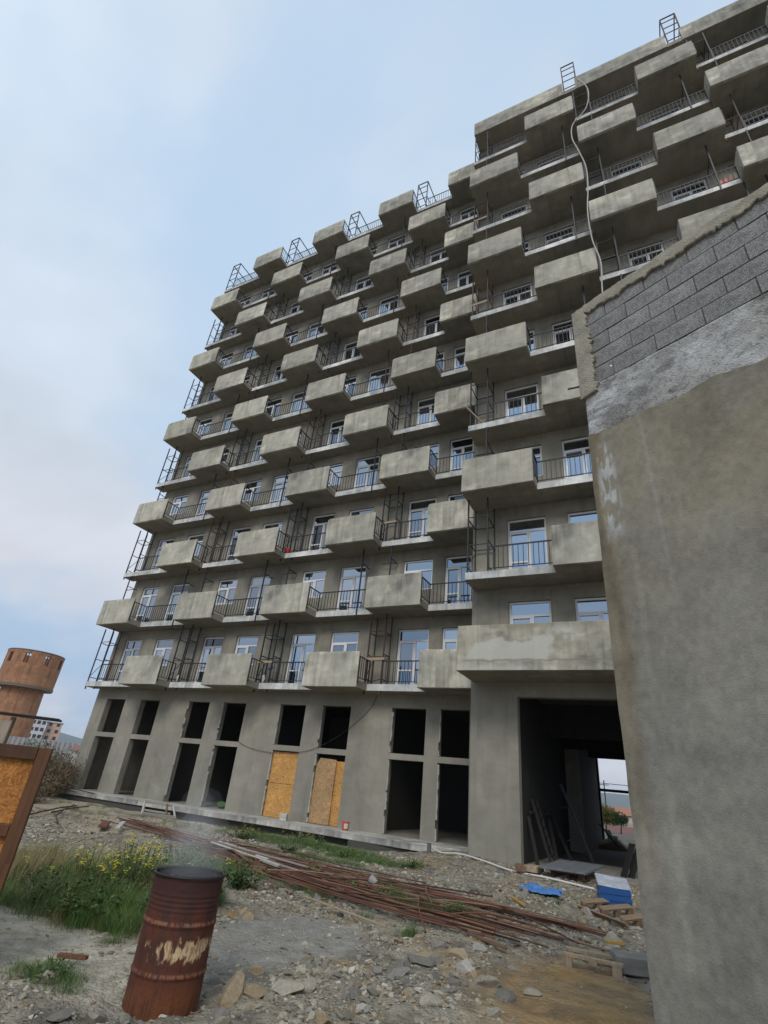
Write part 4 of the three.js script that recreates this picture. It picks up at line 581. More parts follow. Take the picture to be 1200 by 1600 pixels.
// ================================================================ THINGS ON THE PODIUM AND FACADE
{
  const osbMap = colourTex(1024, 1024, (u, v) => { let best = 0, col = [0.40, 0.21, 0.065]; for (let k = 0; k < 5; k++) { const a = k * 1.25 + 0.4, X = (u * Math.cos(a) + v * Math.sin(a)) * 26 + k * 7.3, Y = (-u * Math.sin(a) + v * Math.cos(a)) * 90 + k * 3.1, ix = Math.floor(X + 0.5 * hash(Math.floor(Y), 3, k)), iy = Math.floor(Y), h = hash(ix, iy, 50 + k); if (h > best) { best = h; const t = hash(ix, iy, 80 + k); col = mix3([0.27, 0.12, 0.03], [0.56, 0.33, 0.125], t); } } const s = 0.8 + 0.4 * fbm(u * 4, v * 4, 90, 4, 4); return [col[0] * s, col[1] * s, col[2] * s]; }, [1 / 1.3, 1 / 1.3]);
  const osb = [[1.3, 1.25, 1.05], [1.0, 0.98, 1.15], [0.95, 0.70, 0.40]].map((c) => std({ map: osbMap, color: rgb(...c), roughness: 0.75 }));
  const put = (x0, x1, y0, y1, z, m, label) => single('osb_board', box(x0, x1, y0, y1, z - 0.014, z), m, label, 'board');
  put(11.40, 12.69, 0.255, 1.40, -1.62, osb[0], 'lower orange chipboard closing the left boarded doorway'); put(11.40, 12.69, 1.412, 2.53, -1.618, osb[0], 'upper orange chipboard closing the left boarded doorway');
  put(14.22, 14.83, 0.255, 2.36, -1.68, osb[0], 'narrow orange chipboard at the right of the second boarded doorway');
  { const s = new THREE.Shape(); s.moveTo(13.53, 0.26); s.lineTo(14.40, 0.26); s.lineTo(14.42, 2.40); s.lineTo(13.70, 2.43); s.lineTo(13.555, 2.2); s.closePath(); single('osb_board', boxUV(new THREE.ExtrudeGeometry(s, { depth: 0.014, bevelEnabled: false }).translate(0, 0, -1.60)), std({ map: osbMap, color: rgb(0.95, 1.08, 1.5), roughness: 0.8 }), 'worn brownish chipboard with a cut corner in the second boarded doorway', 'board'); }
  const cube = single('white_block', board(0.26, 0.24, 0.24, 0.02), std({ color: rgb(0.6, 0.6, 0.58), map: stoneTex }), 'white block on the podium before the left boarded doorway', 'block'); cube.position.set(12.88, 0.355, -0.95); cube.rotation.y = 0.3;
  const bk = thing('bucket', 'orange-red plastic bucket on the podium right of the boarded doorways', 'bucket', [15.5, 0.237, -0.92]); { const g = new THREE.LatheGeometry([[0.001, 0], [0.105, 0], [0.13, 0.25], [0.137, 0.252], [0.137, 0.262], [0.125, 0.262], [0.1, 0.01], [0.001, 0.012]].map((p) => new THREE.Vector2(...p)), 28); part('pail', g, std({ color: rgb(0.62, 0.10, 0.045), roughness: 0.5 }), bk); part('label_patch', new THREE.CylinderGeometry(0.1292, 0.1142, 0.15, 12, 1, true, 0.1, 1.2).translate(0, 0.13, 0), std({ color: rgb(0.62, 0.56, 0.52), side: THREE.DoubleSide }), bk); }
  single('cable', tube([[9.58, 2.80, -1.47], [9.75, 2.71, -1.46], [10.42, 2.55, -1.46], [11.27, 2.47, -1.46], [12.0, 2.47, -1.46], [12.82, 2.57, -1.46], [13.62, 2.80, -1.46], [14.73, 3.42, -1.46], [15.74, 4.31, -1.46], [15.95, 4.75, -1.48]], 0.008, 60, 6), M.dark, 'thin black cable sagging across the ground floor wall', 'cable');
  const hs = [[26.2, 35.15, 2.1], [26.25, 34.2, 2.62], [26.56, 32.65, 2.7], [26.31, 31.07, 2.7], [25.68, 30.2, 2.72], [25.55, 29.1, 2.73], [25.76, 27.71, 2.73], [25.93, 26.4, 2.73], [25.9, 25, 2.73], [25.74, 23.3, 2.73], [25.75, 21.42, 2.73], [25.92, 19.97, 2.73], [25.82, 18.2, 2.73], [25.9, 14, 2.73], [25.85, 10, 2.73]];
  single('hanging_hose', tube(hs, 0.027, 120, 8), std({ map: stoneTex, color: rgb(0.55, 0.52, 0.46), roughness: 0.6 }), 'long pale hose hanging from the roof down the right facade', 'hose');
  const br = new THREE.LatheGeometry([[0.001, 0], [0.12, 0], [0.15, 0.3], [0.14, 0.3], [0.11, 0.02], [0.001, 0.02]].map((p) => new THREE.Vector2(...p)), 20); single('bucket', br, std({ color: rgb(0.42, 0.03, 0.03), roughness: 0.5 }), 'dark red bucket on a third floor balcony beside a ladder frame', 'bucket').position.set(10.62, FL(3) + T, -0.95);
  const rb = single('plastic_box', board(0.42, 0.42, 0.3, 0.02), std({ color: rgb(0.55, 0.06, 0.07), roughness: 0.5 }), 'red and white box on a high balcony at the right', 'box'); rb.position.set(30.62, FL(7) + T + 0.22, 1.75);
  const bag = single('plastic_bag', shapes[1], std({ color: rgb(0.75, 0.77, 0.8), roughness: 0.5 }), 'white sack on the first floor balcony behind the ladder frame', 'bag'); bag.position.set(10.62, FL(1) + T + 0.22, -1.0); bag.scale.set(0.16, 0.4, 0.14);
  const bl = single('cloth', shapes[2], std({ color: rgb(0.03, 0.07, 0.24) }), 'blue cloth hung on the first floor ladder frame by a sack', 'cloth'); bl.position.set(11.0, FL(1) + T + 0.62, -0.9); bl.scale.set(0.2, 0.16, 0.1);
  const sk = single('plastic_bag', shapes[4], std({ color: rgb(0.55, 0.42, 0.4) }), 'pinkish sack on the first floor balcony left of the second box', 'bag'); sk.position.set(5.6, FL(1) + T + 0.2, -1.0); sk.scale.set(0.15, 0.36, 0.12);
  plank([15.62, FL(1) + 1.18, -0.80], [16.45, FL(1) + 1.2, -0.80], 0.03, 0.11, WD.pale, 'pale board tied across the ladder frame on the first floor'); plank([10.3, FL(1) + 1.12, -0.80], [11.1, FL(1) + 1.13, -0.80], 0.03, 0.09, WD.pale, 'pale board across the first floor ladder frame above the blue cloth');
  plank([15.7, FL(3) + 1.15, -0.80], [16.4, FL(3) + 1.17, -0.80], 0.03, 0.1, WD.pale, 'pale board across a third floor ladder frame'); plank([20.5, FL(4) + 1.14, 2.05], [21.12, FL(4) + 0.3, 1.9], 0.1, 0.035, WD.pale, 'pale plank leaning in the fourth floor ladder frame');
  plank([20.65, FL(8) + 0.9, 2.04], [21.3, FL(8) + 0.92, 2.04], 0.03, 0.1, WD.pale, 'pale board across the eighth floor ladder frame'); plank([20.65, FL(6) + 0.85, 2.04], [21.3, FL(6) + 0.88, 2.04], 0.03, 0.1, WD.pale, 'pale board across the sixth floor ladder frame');
  const gp = single('green_rag', shapes[6], std({ color: rgb(0.05, 0.14, 0.03) }), 'green rag lying inside the fourth doorway', 'rag'); gp.position.set(8.75, 0.38, -2.3); gp.scale.set(0.3, 0.14, 0.2);
  // framed board at the left edge
  const gate = thing('framed_panel', 'brown timber frame filled with chipboard standing upright at the left edge', 'panel', [20.52, 0, 13.68], 50 * Math.PI / 180), stain = wood(0.155, 0.068, 0.03);
  part('post', board(0.11, 1.80, 0.09, 0.006).translate(-0.055, 0.74, 0), stain, gate); part('post', board(0.11, 1.80, 0.09, 0.006).translate(-1.3, 0.74, 0), stain, gate);
  part('top_rail', board(1.13, 0.11, 0.08, 0.006).translate(-0.678, 1.585, 0), wood(0.10, 0.048, 0.024), gate); part('middle_rail', board(1.13, 0.095, 0.07, 0.006).translate(-0.678, 0.975, 0), stain, gate); part('bottom_rail', board(1.13, 0.11, 0.08, 0.006).translate(-0.678, 0.1, 0), stain, gate);
  part('board', box(-1.24, -0.112, 0.156, 0.926, -0.03, -0.012), osb[2], gate); part('board', box(-1.24, -0.112, 1.024, 1.528, -0.03, -0.012), osb[2], gate);
  const hut = thing('plank_box', 'weathered plank box under a thin dark metal sheet behind the framed panel', 'box', [19.62, 0, 13.63], 50 * Math.PI / 180);
  for (let k = 0; k < 7; k++) part('plank', board(1.2, 0.27, 0.04, 0.006).translate(-0.6, 0.06 + k * 0.278, 0), k % 3 ? wood(0.40, 0.32, 0.23) : wood(0.46, 0.39, 0.31), hut); part('side_panel', box(-0.03, 0, -0.08, 1.90, -0.14, -0.021), wood(0.42, 0.36, 0.28), hut);
  part('roof_sheet', board(1.75, 0.018, 0.34, 0.004).translate(-0.46, 1.925, -0.10), std({ color: rgb(0.035, 0.025, 0.03), roughness: 0.6, metalness: 0.3 }), hut);
  const st = single('stone', shapes[2], stoneMat[2], 'dark stone weighing down the metal sheet at the left edge', 'stone'); st.position.set(19.25, 2.02, 14.05); st.scale.set(0.2, 0.12, 0.16);
}
// ================================================================ WEEDS AND GRASS
const leafMat = [[0.062, 0.122, 0.028], [0.09, 0.15, 0.038], [0.047, 0.098, 0.028], [0.115, 0.145, 0.045], [0.16, 0.125, 0.06]].map((c) => std({ color: rgb(...c), roughness: 0.75, side: THREE.DoubleSide }));
{
  const r = rng(1234);
  const tuft = (n, h, sp, lean) => { const P = [], I = []; for (let k = 0; k < n; k++) { const a = r() * 6.28, x = (r() - 0.5) * sp, z = (r() - 0.5) * sp, hh = h * (0.5 + r() * 0.6), l = lean * (0.3 + r()) * hh, w = 0.004 + r() * 0.004, dx = Math.cos(a), dz = Math.sin(a), o = P.length / 3; for (const [t, ww] of [[0, 1], [0.5, 0.85], [1, 0.08]]) { const q = t * t * l, y = hh * t * (1 - 0.15 * t * lean); P.push(x + dx * q - dz * w * ww, y, z + dz * q + dx * w * ww, x + dx * q + dz * w * ww, y, z + dz * q - dx * w * ww); } I.push(o, o + 1, o + 2, o + 1, o + 3, o + 2, o + 2, o + 3, o + 4, o + 3, o + 5, o + 4); } const g = new THREE.BufferGeometry(); g.setAttribute('position', new THREE.Float32BufferAttribute(P, 3)); g.setIndex(I); g.computeVertexNormals(); return g; };
  const zones = [ [15.2, 2.2, 1.8, 0.9, 0.1, 420, 0.24, 0.05], [17.6, 2.7, 1.4, 0.6, 0, 360, 0.22, 0.05], [18.2, 4.6, 1.2, 0.35, 0.1, 200, 0.2, 0.1], [20.4, 6.75, 1.0, 0.22, 0.1, 150, 0.24, 0.1], [22.2, 7.95, 0.9, 0.16, 0.15, 120, 0.24, 0.1], [19.9, 8.25, 0.9, 0.2, 0.2, 90, 0.18, 0.15], [12.2, 3.2, 1.4, 0.8, 0, 110, 0.18, 0.25], // cx, cz, rx, rz, angle, tufts, height, dry share
    [14.3, 2.4, 1.3, 1.0, 0.2, 300, 0.22, 0.15], [16.6, 2.9, 1.5, 0.75, -0.2, 380, 0.2, 0.1], [18.9, 3.5, 1.3, 0.5, -0.2, 480, 0.18, 0.05], [12.6, 1.2, 0.8, 0.6, 0, 110, 0.18, 0.2], [17.6, 7.9, 0.9, 0.5, 0.1, 300, 0.24, 0.05], [17.2, 5.2, 1.6, 0.5, -0.1, 170, 0.22, 0.15], [21.7, 7.75, 0.75, 0.28, -0.1, 190, 0.26, 0.15], [20.0, 7.0, 0.5, 0.25, 0, 80, 0.25, 0.1], [22.47, 9.46, 0.13, 0.12, 0, 26, 0.2, 0], [21.6, 8.9, 0.15, 0.12, 0, 16, 0.12, 0.3], [20.9, 13.3, 0.42, 0.25, 0, 130, 0.13, 0.1], [23.12, 7.0, 0.12, 0.12, 0, 22, 0.24, 0], [22.5, 6.8, 0.16, 0.16, 0, 18, 0.18, 0], [23.5, 4.9, 0.3, 0.2, 0, 26, 0.12, 0.1],
    [19.55, 11.55, 0.95, 0.65, 0.15, 900, 0.34, 0.1], [18.6, 11.4, 1.0, 0.9, 0, 700, 0.36, 0.2], [18.0, 10.2, 1.2, 0.8, 0, 420, 0.4, 0.3], [19.2, 10.4, 0.8, 0.7, 0, 420, 0.38, 0.15], [20.25, 11.6, 0.3, 0.45, 0, 200, 0.3, 0.1], [18.4, 10.9, 1.7, 1.2, 0, 260, 0.55, 0.95], [17.6, 11.8, 0.7, 0.6, 0, 160, 0.5, 0.9], [19.0, 12.2, 1.1, 0.25, 0, 200, 0.2, 0.3], [16.4, 10.3, 1.2, 0.7, 0, 420, 0.4, 0.75], [6.2, 1.6, 0.9, 0.6, 0, 70, 0.2, 0.3], [8.0, 3.6, 1.3, 0.6, 0, 90, 0.18, 0.4], [4.4, 2.0, 1.4, 0.7, 0, 60, 0.2, 0.4], [20.2, 9.2, 0.35, 0.2, 0, 20, 0.1, 0.3], [20.3, 12.15, 0.5, 0.2, 0.2, 160, 0.16, 0.3]];
  const lists = [[], [], []];
  for (const [cx, cz, rx, rz, an, n, h, dry] of zones) for (let i = 0; i < n; i++) { const a = r() * 6.28, q = Math.pow(r(), 0.6), lx = Math.cos(a) * q * rx, lz = Math.sin(a) * q * rz, x = cx + lx * Math.cos(an) - lz * Math.sin(an), z = cz + lx * Math.sin(an) + lz * Math.cos(an); if (fbm(x * 2.2, z * 2.2, 181, 3) < (h < 0.35 ? 0.38 : 0.36 + 0.1 * q)) continue; lists[h > 0.3 ? 2 : i % 2].push([x, z, h * (0.6 + 0.5 * r()) * (1.1 - 0.4 * q), r() < dry]); }
  const green = [[0.058, 0.125, 0.022], [0.088, 0.155, 0.03], [0.042, 0.098, 0.02], [0.11, 0.165, 0.042]], dryC = [[0.24, 0.185, 0.095], [0.17, 0.14, 0.06]];
  const white = std({ color: rgb(1, 1, 1), roughness: 0.75, side: THREE.DoubleSide });
  lists.forEach((list, k) => { const im = new THREE.InstancedMesh(tuft(k === 2 ? 16 : 14, 1, k === 2 ? 0.45 : 0.6, k === 2 ? 0.5 : 0.6), white, list.length), m = new THREE.Matrix4(), q = new THREE.Quaternion(), c = new THREE.Color(); list.forEach(([x, z, h, d], i) => { q.setFromAxisAngle(new THREE.Vector3(0, 1, 0), r() * 6.28); m.compose(new THREE.Vector3(x, groundH(x, z) - 0.01, z), q, new THREE.Vector3(k === 2 ? 0.35 : 0.24, h, k === 2 ? 0.35 : 0.24)); im.setMatrixAt(i, m); const b = d ? dryC[i % 2] : green[i % 4], f = (0.8 + r() * 0.5) * (k === 2 ? 1.3 : 1); im.setColorAt(i, c.setRGB(b[0] * f, b[1] * f, b[2] * f)); }); im.name = numbered('grass'); im.castShadow = im.receiveShadow = true; scene.add(im); tag(im, ['short green grass growing between rubble and steel bars', 'short green grass growing in strips before the podium', 'tall green grass and weeds behind the rusty drum at left'][k], 'grass', null, 'stuff'); });
  // broad-leaved weeds, some in yellow flower
  const leaf = (P, I, x, y, z, a, tilt, L0, W0) => { const o = P.length / 3, ca = Math.cos(a), sa = Math.sin(a), rows = [[0, 0.15], [0.45, 1], [0.8, 0.7], [1, 0.05]]; for (const [t, w] of rows) { const d = L0 * t, yy = y + Math.sin(tilt) * d - 0.5 * L0 * t * t * 0.5, dd = Math.cos(tilt) * d; P.push(x + ca * dd - sa * W0 * w, yy, z + sa * dd + ca * W0 * w, x + ca * dd + sa * W0 * w, yy, z + sa * dd - ca * W0 * w); } for (let k = 0; k < 3; k++) I.push(o + 2 * k, o + 2 * k + 1, o + 2 * k + 2, o + 2 * k + 1, o + 2 * k + 3, o + 2 * k + 2); };
  const geo = (P, I) => { const g = new THREE.BufferGeometry(); g.setAttribute('position', new THREE.Float32BufferAttribute(P, 3)); g.setIndex(I); g.computeVertexNormals(); return boxUV(g); };
  const yellow = std({ color: rgb(0.78, 0.70, 0.04), roughness: 0.7, side: THREE.DoubleSide });
  function weed(x, z, h, spread, nf, label, mat, leafL = 0.09, n = 26) {
    const o = thing(nf ? 'flowering_weed' : 'leafy_weed', label, nf ? 'flowering plant' : 'weed', [x, groundH(x, z) - 0.01, z], r() * 6.28, nf ? undefined : undefined), P = [], I = [], S = [], FP = [], FI = [];
    for (let k = 0; k < n; k++) { const a = r() * 6.28, out = spread * Math.sqrt(r()), hh = h * (1 - 0.45 * (out / spread) ** 2) * (0.7 + r() * 0.35), tx = Math.cos(a) * out, tz = Math.sin(a) * out, bx = tx * 0.25, bz = tz * 0.25; S.push(bar([bx, 0, bz], [tx, hh, tz], 0.006)); const nl = 7 + Math.floor(hh * 14); for (let j = 0; j < nl; j++) { const t = 0.12 + 0.86 * (j / nl); leaf(P, I, mix(bx, tx, t), hh * t, mix(bz, tz, t), r() * 6.28, 0.2 + r() * 0.8, leafL * (1.15 - 0.6 * t) * (0.7 + r() * 0.6), leafL * 0.22 * (0.7 + r() * 0.6)); } if (k < nf) for (let f = 0; f < 7; f++) { const fx = tx + (r() - 0.5) * 0.07, fy = hh + (r() - 0.3) * 0.07, fz = tz + (r() - 0.5) * 0.07, fr = 0.008 + r() * 0.007, tl = r() * 6.28; for (let e = 0; e < 5; e++) leaf(FP, FI, fx, fy, fz, tl + e * 1.257, 0.5 + 0.3 * r(), fr * 1.5, fr * 0.7); } }
    part('stems', merge(S), leafMat[3], o); part('leaves', geo(P, I), mat, o); if (nf) { const f = part('flowers', geo(FP, FI), yellow, o); f.userData.kind = 'stuff'; }
    return o;
  }
  weed(19.15, 11.05, 0.76, 0.48, 50, 'bushy weed thick with yellow flowers just left of the rusty drum', leafMat[1], 0.07, 54);
  weed(18.6, 11.35, 0.56, 0.42, 11, 'yellow flowering weed left of the bushiest flowering weed', leafMat[3], 0.06, 40);
  weed(18.5, 10.55, 0.58, 0.4, 4, 'sparse yellow flowering weed at the back left of the green patch', leafMat[3], 0.065, 30);
  weed(19.9, 10.45, 0.66, 0.42, 2, 'weed with few yellow flowers right behind the rusty drum', leafMat[0], 0.09, 40);
  weed(18.6, 9.5, 0.72, 0.5, 3, 'tall yellow flowering weed furthest back towards the steel bars', leafMat[1], 0.085, 40);
  weed(17.9, 11.5, 0.4, 0.4, 2, 'low yellow flowering weed beside the framed panel', leafMat[3], 0.06, 30);
  weed(20.05, 11.15, 0.55, 0.4, 5, 'upright green weed with a few flowers at the left rim of the drum', leafMat[1], 0.08, 36);
  weed(19.3, 11.6, 0.42, 0.45, 0, 'broad dark weed in the middle of the green patch', leafMat[0], 0.08, 44);
  weed(18.4, 11.7, 0.38, 0.45, 0, 'dark weed near the framed panel in the green patch', leafMat[2], 0.08, 40);
  weed(19.25, 8.9, 0.5, 0.45, 0, 'broad leafy weed between the drum and the bars', leafMat[0], 0.11, 30);
  weed(19.75, 11.0, 0.62, 0.42, 3, 'bright leafy weed with three flower heads at the left side of the drum', leafMat[3], 0.10, 44);
  weed(18.75, 11.0, 0.5, 0.45, 6, 'bright leafy weed with small flowers left of the bushiest flowering weed', leafMat[1], 0.09, 40);
  weed(19.4, 12.0, 0.3, 0.4, 0, 'bright low weed at the very front of the green patch', leafMat[3], 0.08, 34);
  weed(20.6, 7.4, 0.25, 0.3, 0, 'small bright weed at the middle of the bar heap', leafMat[1], 0.08, 18);
  weed(19.9, 3.4, 0.22, 0.5, 0, 'bright ground weed between the bars and the right end of the podium', leafMat[1], 0.08, 24);
  weed(14.6, 3.4, 0.4, 0.6, 10, 'yellow flowering weed in front of the podium by the boarded doorway', leafMat[3], 0.09, 26);
  weed(19.0, 10.2, 0.66, 0.5, 0, 'tall leafy weed just behind the bushiest flowering weed', leafMat[1], 0.10, 40);
  weed(15.6, 1.9, 0.35, 0.6, 8, 'yellow flowering weed at the podium below the white block', leafMat[3], 0.09, 26);
  weed(18.0, 3.2, 0.25, 0.5, 0, 'low bright weed at the podium near the black doorways', leafMat[1], 0.09, 22);
  weed(21.3, 7.6, 0.28, 0.3, 0, 'leafy weed in the gap between the two right bundles of bars', leafMat[1], 0.08, 18);
  weed(22.6, 8.0, 0.28, 0.25, 0, 'small upright weed among the bars near their right end', leafMat[0], 0.08, 14);
  weed(20.35, 11.5, 0.42, 0.4, 0, 'dark leafy weed at the front of the green patch beside the drum', leafMat[2], 0.10, 30);
  weed(19.7, 11.85, 0.34, 0.42, 0, 'low leafy weed in the middle front of the green patch', leafMat[0], 0.10, 28);
  weed(18.9, 11.95, 0.36, 0.42, 0, 'leafy weed at the left front of the green patch', leafMat[2], 0.10, 28);
  weed(18.7, 9.6, 0.5, 0.4, 0, 'upright leafy weed behind the drum beside the bars', leafMat[0], 0.11, 26);
  weed(16.4, 2.2, 0.3, 0.5, 0, 'bright leafy weed by the podium under the orange bucket', leafMat[1], 0.10, 22);
  weed(20.95, 13.25, 0.15, 0.3, 0, 'small leafy weed round the pale boulder at lower left', leafMat[0], 0.06, 22);
  weed(19.3, 6.9, 0.3, 0.25, 0, 'leafy weed growing up through the steel bars', leafMat[1], 0.09, 16);
  weed(17.0, 4.4, 0.3, 0.4, 0, 'leafy weed behind the middle of the bar heap', leafMat[1], 0.1, 20);
}
// ================================================================ BEYOND THE BUILDING
const AT = (az, d, y = 0) => { const a = az * Math.PI / 180; return [25.6957 + Math.sin(a) * d, y, 17.0993 - Math.cos(a) * d]; };
{
  // brick water tower
  const [tx, , tz] = AT(-60.45, 85), tw = thing('water_tower', 'round red brick water tower with a wider drum on top', 'tower', [tx, -0.3, tz]);
  const brick = colourTex(512, 512, (u, v) => { const row = Math.floor(v * 32), off = row % 2 ? 0.5 : 0, col = Math.floor(u * 16 + off), fy = v * 32 - row, fx = (u * 16 + off) % 1, mort = fy < 0.14 || fx < 0.07, h = hash(col % 16, row, 7), n = fbm(u * 6, v * 6, 500, 4, 6); const c = mix3([0.27, 0.118, 0.058], [0.41, 0.195, 0.095], h * 0.6 + n * 0.5); const band = 0.72 + 0.56 * fbm(u * 3, v * 9, 505, 5, 0) ; const soot = 1 - 0.3 * ss(0.55, 0.75, fbm(u * 20, v * 2, 506, 3)); return (mort ? [0.26, 0.19, 0.14] : c).map((q) => q * band * soot); }, [1 / 5, 1 / 4.3]);
  const bm = std({ map: brick, side: THREE.DoubleSide }), N = 63;
  function drum(R0, R1, y0, y1, open, th = 0.4) { const P = [], U = [], quad = (a, b, c, d, ua, ub, uc, ud) => { P.push(...a, ...b, ...c, ...a, ...c, ...d); U.push(...ua, ...ub, ...uc, ...ua, ...uc, ...ud); }; const ys = [y0, ...(open ? [open[0], open[1]] : []), y1], pt = (k, y, inn) => { const a = (k / N) * 6.28318, q = mix(R0, R1, (y - y0) / (y1 - y0)) - (inn ? th : 0); return [Math.cos(a) * q, y, Math.sin(a) * q]; }; for (let k = 0; k < N; k++) for (let j = 0; j + 1 < ys.length; j++) { const s = k * 0.36, s1 = s + 0.36; if (open && j === 1 && (k % 7 === open[2] || k % 7 === open[2] + 1)) { for (const e of [0, 1]) quad(pt(k + e, ys[1]), pt(k + e, ys[1], 1), pt(k + e, ys[2], 1), pt(k + e, ys[2]), [0, 0], [0.4, 0], [0.4, 1], [0, 1]); for (const e of [1, 2]) quad(pt(k, ys[e]), pt(k + 1, ys[e]), pt(k + 1, ys[e], 1), pt(k, ys[e], 1), [0, 0], [0.3, 0], [0.3, 0.4], [0, 0.4]); continue; } for (const inn of [0, 1]) quad(pt(k, ys[j], inn), pt(k + 1, ys[j], inn), pt(k + 1, ys[j + 1], inn), pt(k, ys[j + 1], inn), [s, ys[j]], [s1, ys[j]], [s1, ys[j + 1]], [s, ys[j + 1]]); } const g = new THREE.BufferGeometry(); g.setAttribute('position', new THREE.Float32BufferAttribute(P, 3)); g.setAttribute('uv', new THREE.Float32BufferAttribute(U, 2)); g.computeVertexNormals(); return g; }
  part('shaft', drum(2.75, 2.45, 0, 8.9, null), bm, tw); part('tank_drum', drum(3.32, 3.36, 9.2, 13.3, [11.75, 12.95, 0]), bm, tw);
  const ringM = std({ color: rgb(0.24, 0.21, 0.17), map: stoneTex }); part('ring', new THREE.CylinderGeometry(3.42, 3.34, 0.3, 60).translate(0, 9.05, 0), ringM, tw);
  const rimG = new THREE.TorusGeometry(3.2, 0.22, 6, 60); rimG.rotateX(Math.PI / 2); rimG.scale(1, 0.6, 1); part('rim', rimG.translate(0, 13.33, 0), std({ color: rgb(0.13, 0.11, 0.11) }), tw);
  // far flats
  const far = (az0, az1, d, h, colour, label, rows, cols, name = 'apartment_block') => { const a = AT(az0, d), b = AT(az1, d), w = Math.hypot(b[0] - a[0], b[2] - a[2]), o = thing(name, label, 'building', [(a[0] + b[0]) / 2, 0, (a[2] + b[2]) / 2], -(az0 + az1) / 2 * Math.PI / 180); part('wall', box(-w / 2, w / 2, -1, h, -10, 0), std({ color: rgb(...colour) }), o); part('roof', box(-w / 2 - 0.3, w / 2 + 0.3, h, h + 0.4, -10.3, 0.3), std({ color: rgb(0.35, 0.33, 0.31) }), o); const wm = std({ color: rgb(0.03, 0.035, 0.045), roughness: 0.2 }), g = box(-0.7, 0.7, 0, 1.5, -0.02, 0.06); for (let r0 = 0; r0 < rows; r0++) for (let c0 = 0; c0 < cols; c0++) { const m = part('window', g, wm, o); m.position.set((c0 + 0.5) / cols * w - w / 2, 1.2 + r0 * 2.9, 0.0); } return o; };
  far(-59.3, -57.75, 300, 15.6, [0.52, 0.51, 0.52], 'distant white block of flats right of the water tower', 5, 4);
  far(-57.7, -56.5, 304, 14.2, [0.52, 0.33, 0.24], 'distant salmon pink block of flats beside the white one', 5, 2);
  const house = (az, d, w, h, wall, roof, label) => { const [x, , z] = AT(az, d), o = thing('house', label, 'house', [x, 0, z], -az * Math.PI / 180 + 0.3); part('wall', box(-w / 2, w / 2, -0.5, h, -w * 0.4, w * 0.4), std({ color: rgb(...wall) }), o); const s = new THREE.Shape(); s.moveTo(-w * 0.45, 0); s.lineTo(w * 0.45, 0); s.lineTo(0, w * 0.13); s.closePath(); const g = new THREE.ExtrudeGeometry(s, { depth: w * 1.1, bevelEnabled: false }); g.translate(0, 0, -w * 0.55); g.rotateY(Math.PI / 2); g.translate(0, h, 0); part('roof', boxUV(g), std({ color: rgb(...roof) }), o); const wm = std({ color: rgb(0.03, 0.035, 0.045), roughness: 0.2 }); for (const q of [-0.28, 0.12]) part('window', box(w * q, w * q + 1.1, h * 0.35, h * 0.35 + 1.2, w * 0.4 - 0.02, w * 0.4 + 0.05), wm, o); };
  house(-56.6, 190, 11, 3.4, [0.5, 0.46, 0.42], [0.28, 0.11, 0.07], 'small red roofed house right of the distant flats'); house(-55.3, 205, 12, 3.2, [0.55, 0.52, 0.5], [0.3, 0.12, 0.08], 'small red roofed house nearest the building corner at left'); house(-54.0, 185, 10, 2.9, [0.48, 0.44, 0.4], [0.24, 0.11, 0.08], 'low house mostly hidden behind the building corner at left');
  house(-6.1, 150, 11, 1.5, [0.5, 0.4, 0.32], [0.34, 0.15, 0.08], 'orange roofed house seen leftmost through the passage'); house(-4.4, 165, 12, 1.6, [0.55, 0.44, 0.34], [0.3, 0.14, 0.09], 'orange roofed house in the middle of the passage view'); house(-2.6, 160, 13, 1.4, [0.5, 0.45, 0.4], [0.33, 0.15, 0.09], 'orange roofed house rightmost in the passage view');
  const pw = single('boundary_wall', box(-9, 9, -0.3, 0.62, -0.12, 0.12), std({ color: rgb(0.66, 0.38, 0.35) }), 'low pink wall seen through the passage', 'wall'); pw.position.set(...AT(-4.3, 62)); pw.rotation.y = 0.07;
  const [px, , pz] = AT(-5.62, 145), pole = thing('power_pole', 'thin power pole seen through the passage', 'pole', [px, 0, pz]); part('mast', box(-0.12, 0.12, 0, 8.2, -0.12, 0.12), M.dark, pole); part('cross_arm', box(-1, 1, 7.2, 7.35, -0.08, 0.08), M.dark, pole);
  single('power_line', tube([[2, 5.0, -50], [22, 4.35, -50], [45, 5.0, -50]], 0.03, 20, 4), M.dark, 'power line crossing the sky in the passage view', 'cable');
  // corrugated fence on the left
  { const A = AT(-63.5, 52), B = AT(-55.0, 49), L0 = Math.hypot(B[0] - A[0], B[2] - A[2]), n = Math.round(L0 / 0.05), g = new THREE.PlaneGeometry(L0, 2.7, n, 1); const p = g.attributes.position; for (let i = 0; i < p.count; i++) p.setZ(i, 0.05 * Math.sin(p.getX(i) * 18)); g.computeVertexNormals(); const f = single('corrugated_fence', g, std({ color: rgb(0.30, 0.30, 0.31), roughness: 0.7, side: THREE.DoubleSide }), 'grey corrugated fence behind the bushes at the far left', 'fence'); f.position.set((A[0] + B[0]) / 2, 1.1, (A[2] + B[2]) / 2); f.rotation.y = -Math.atan2(B[2] - A[2], B[0] - A[0]); }
}
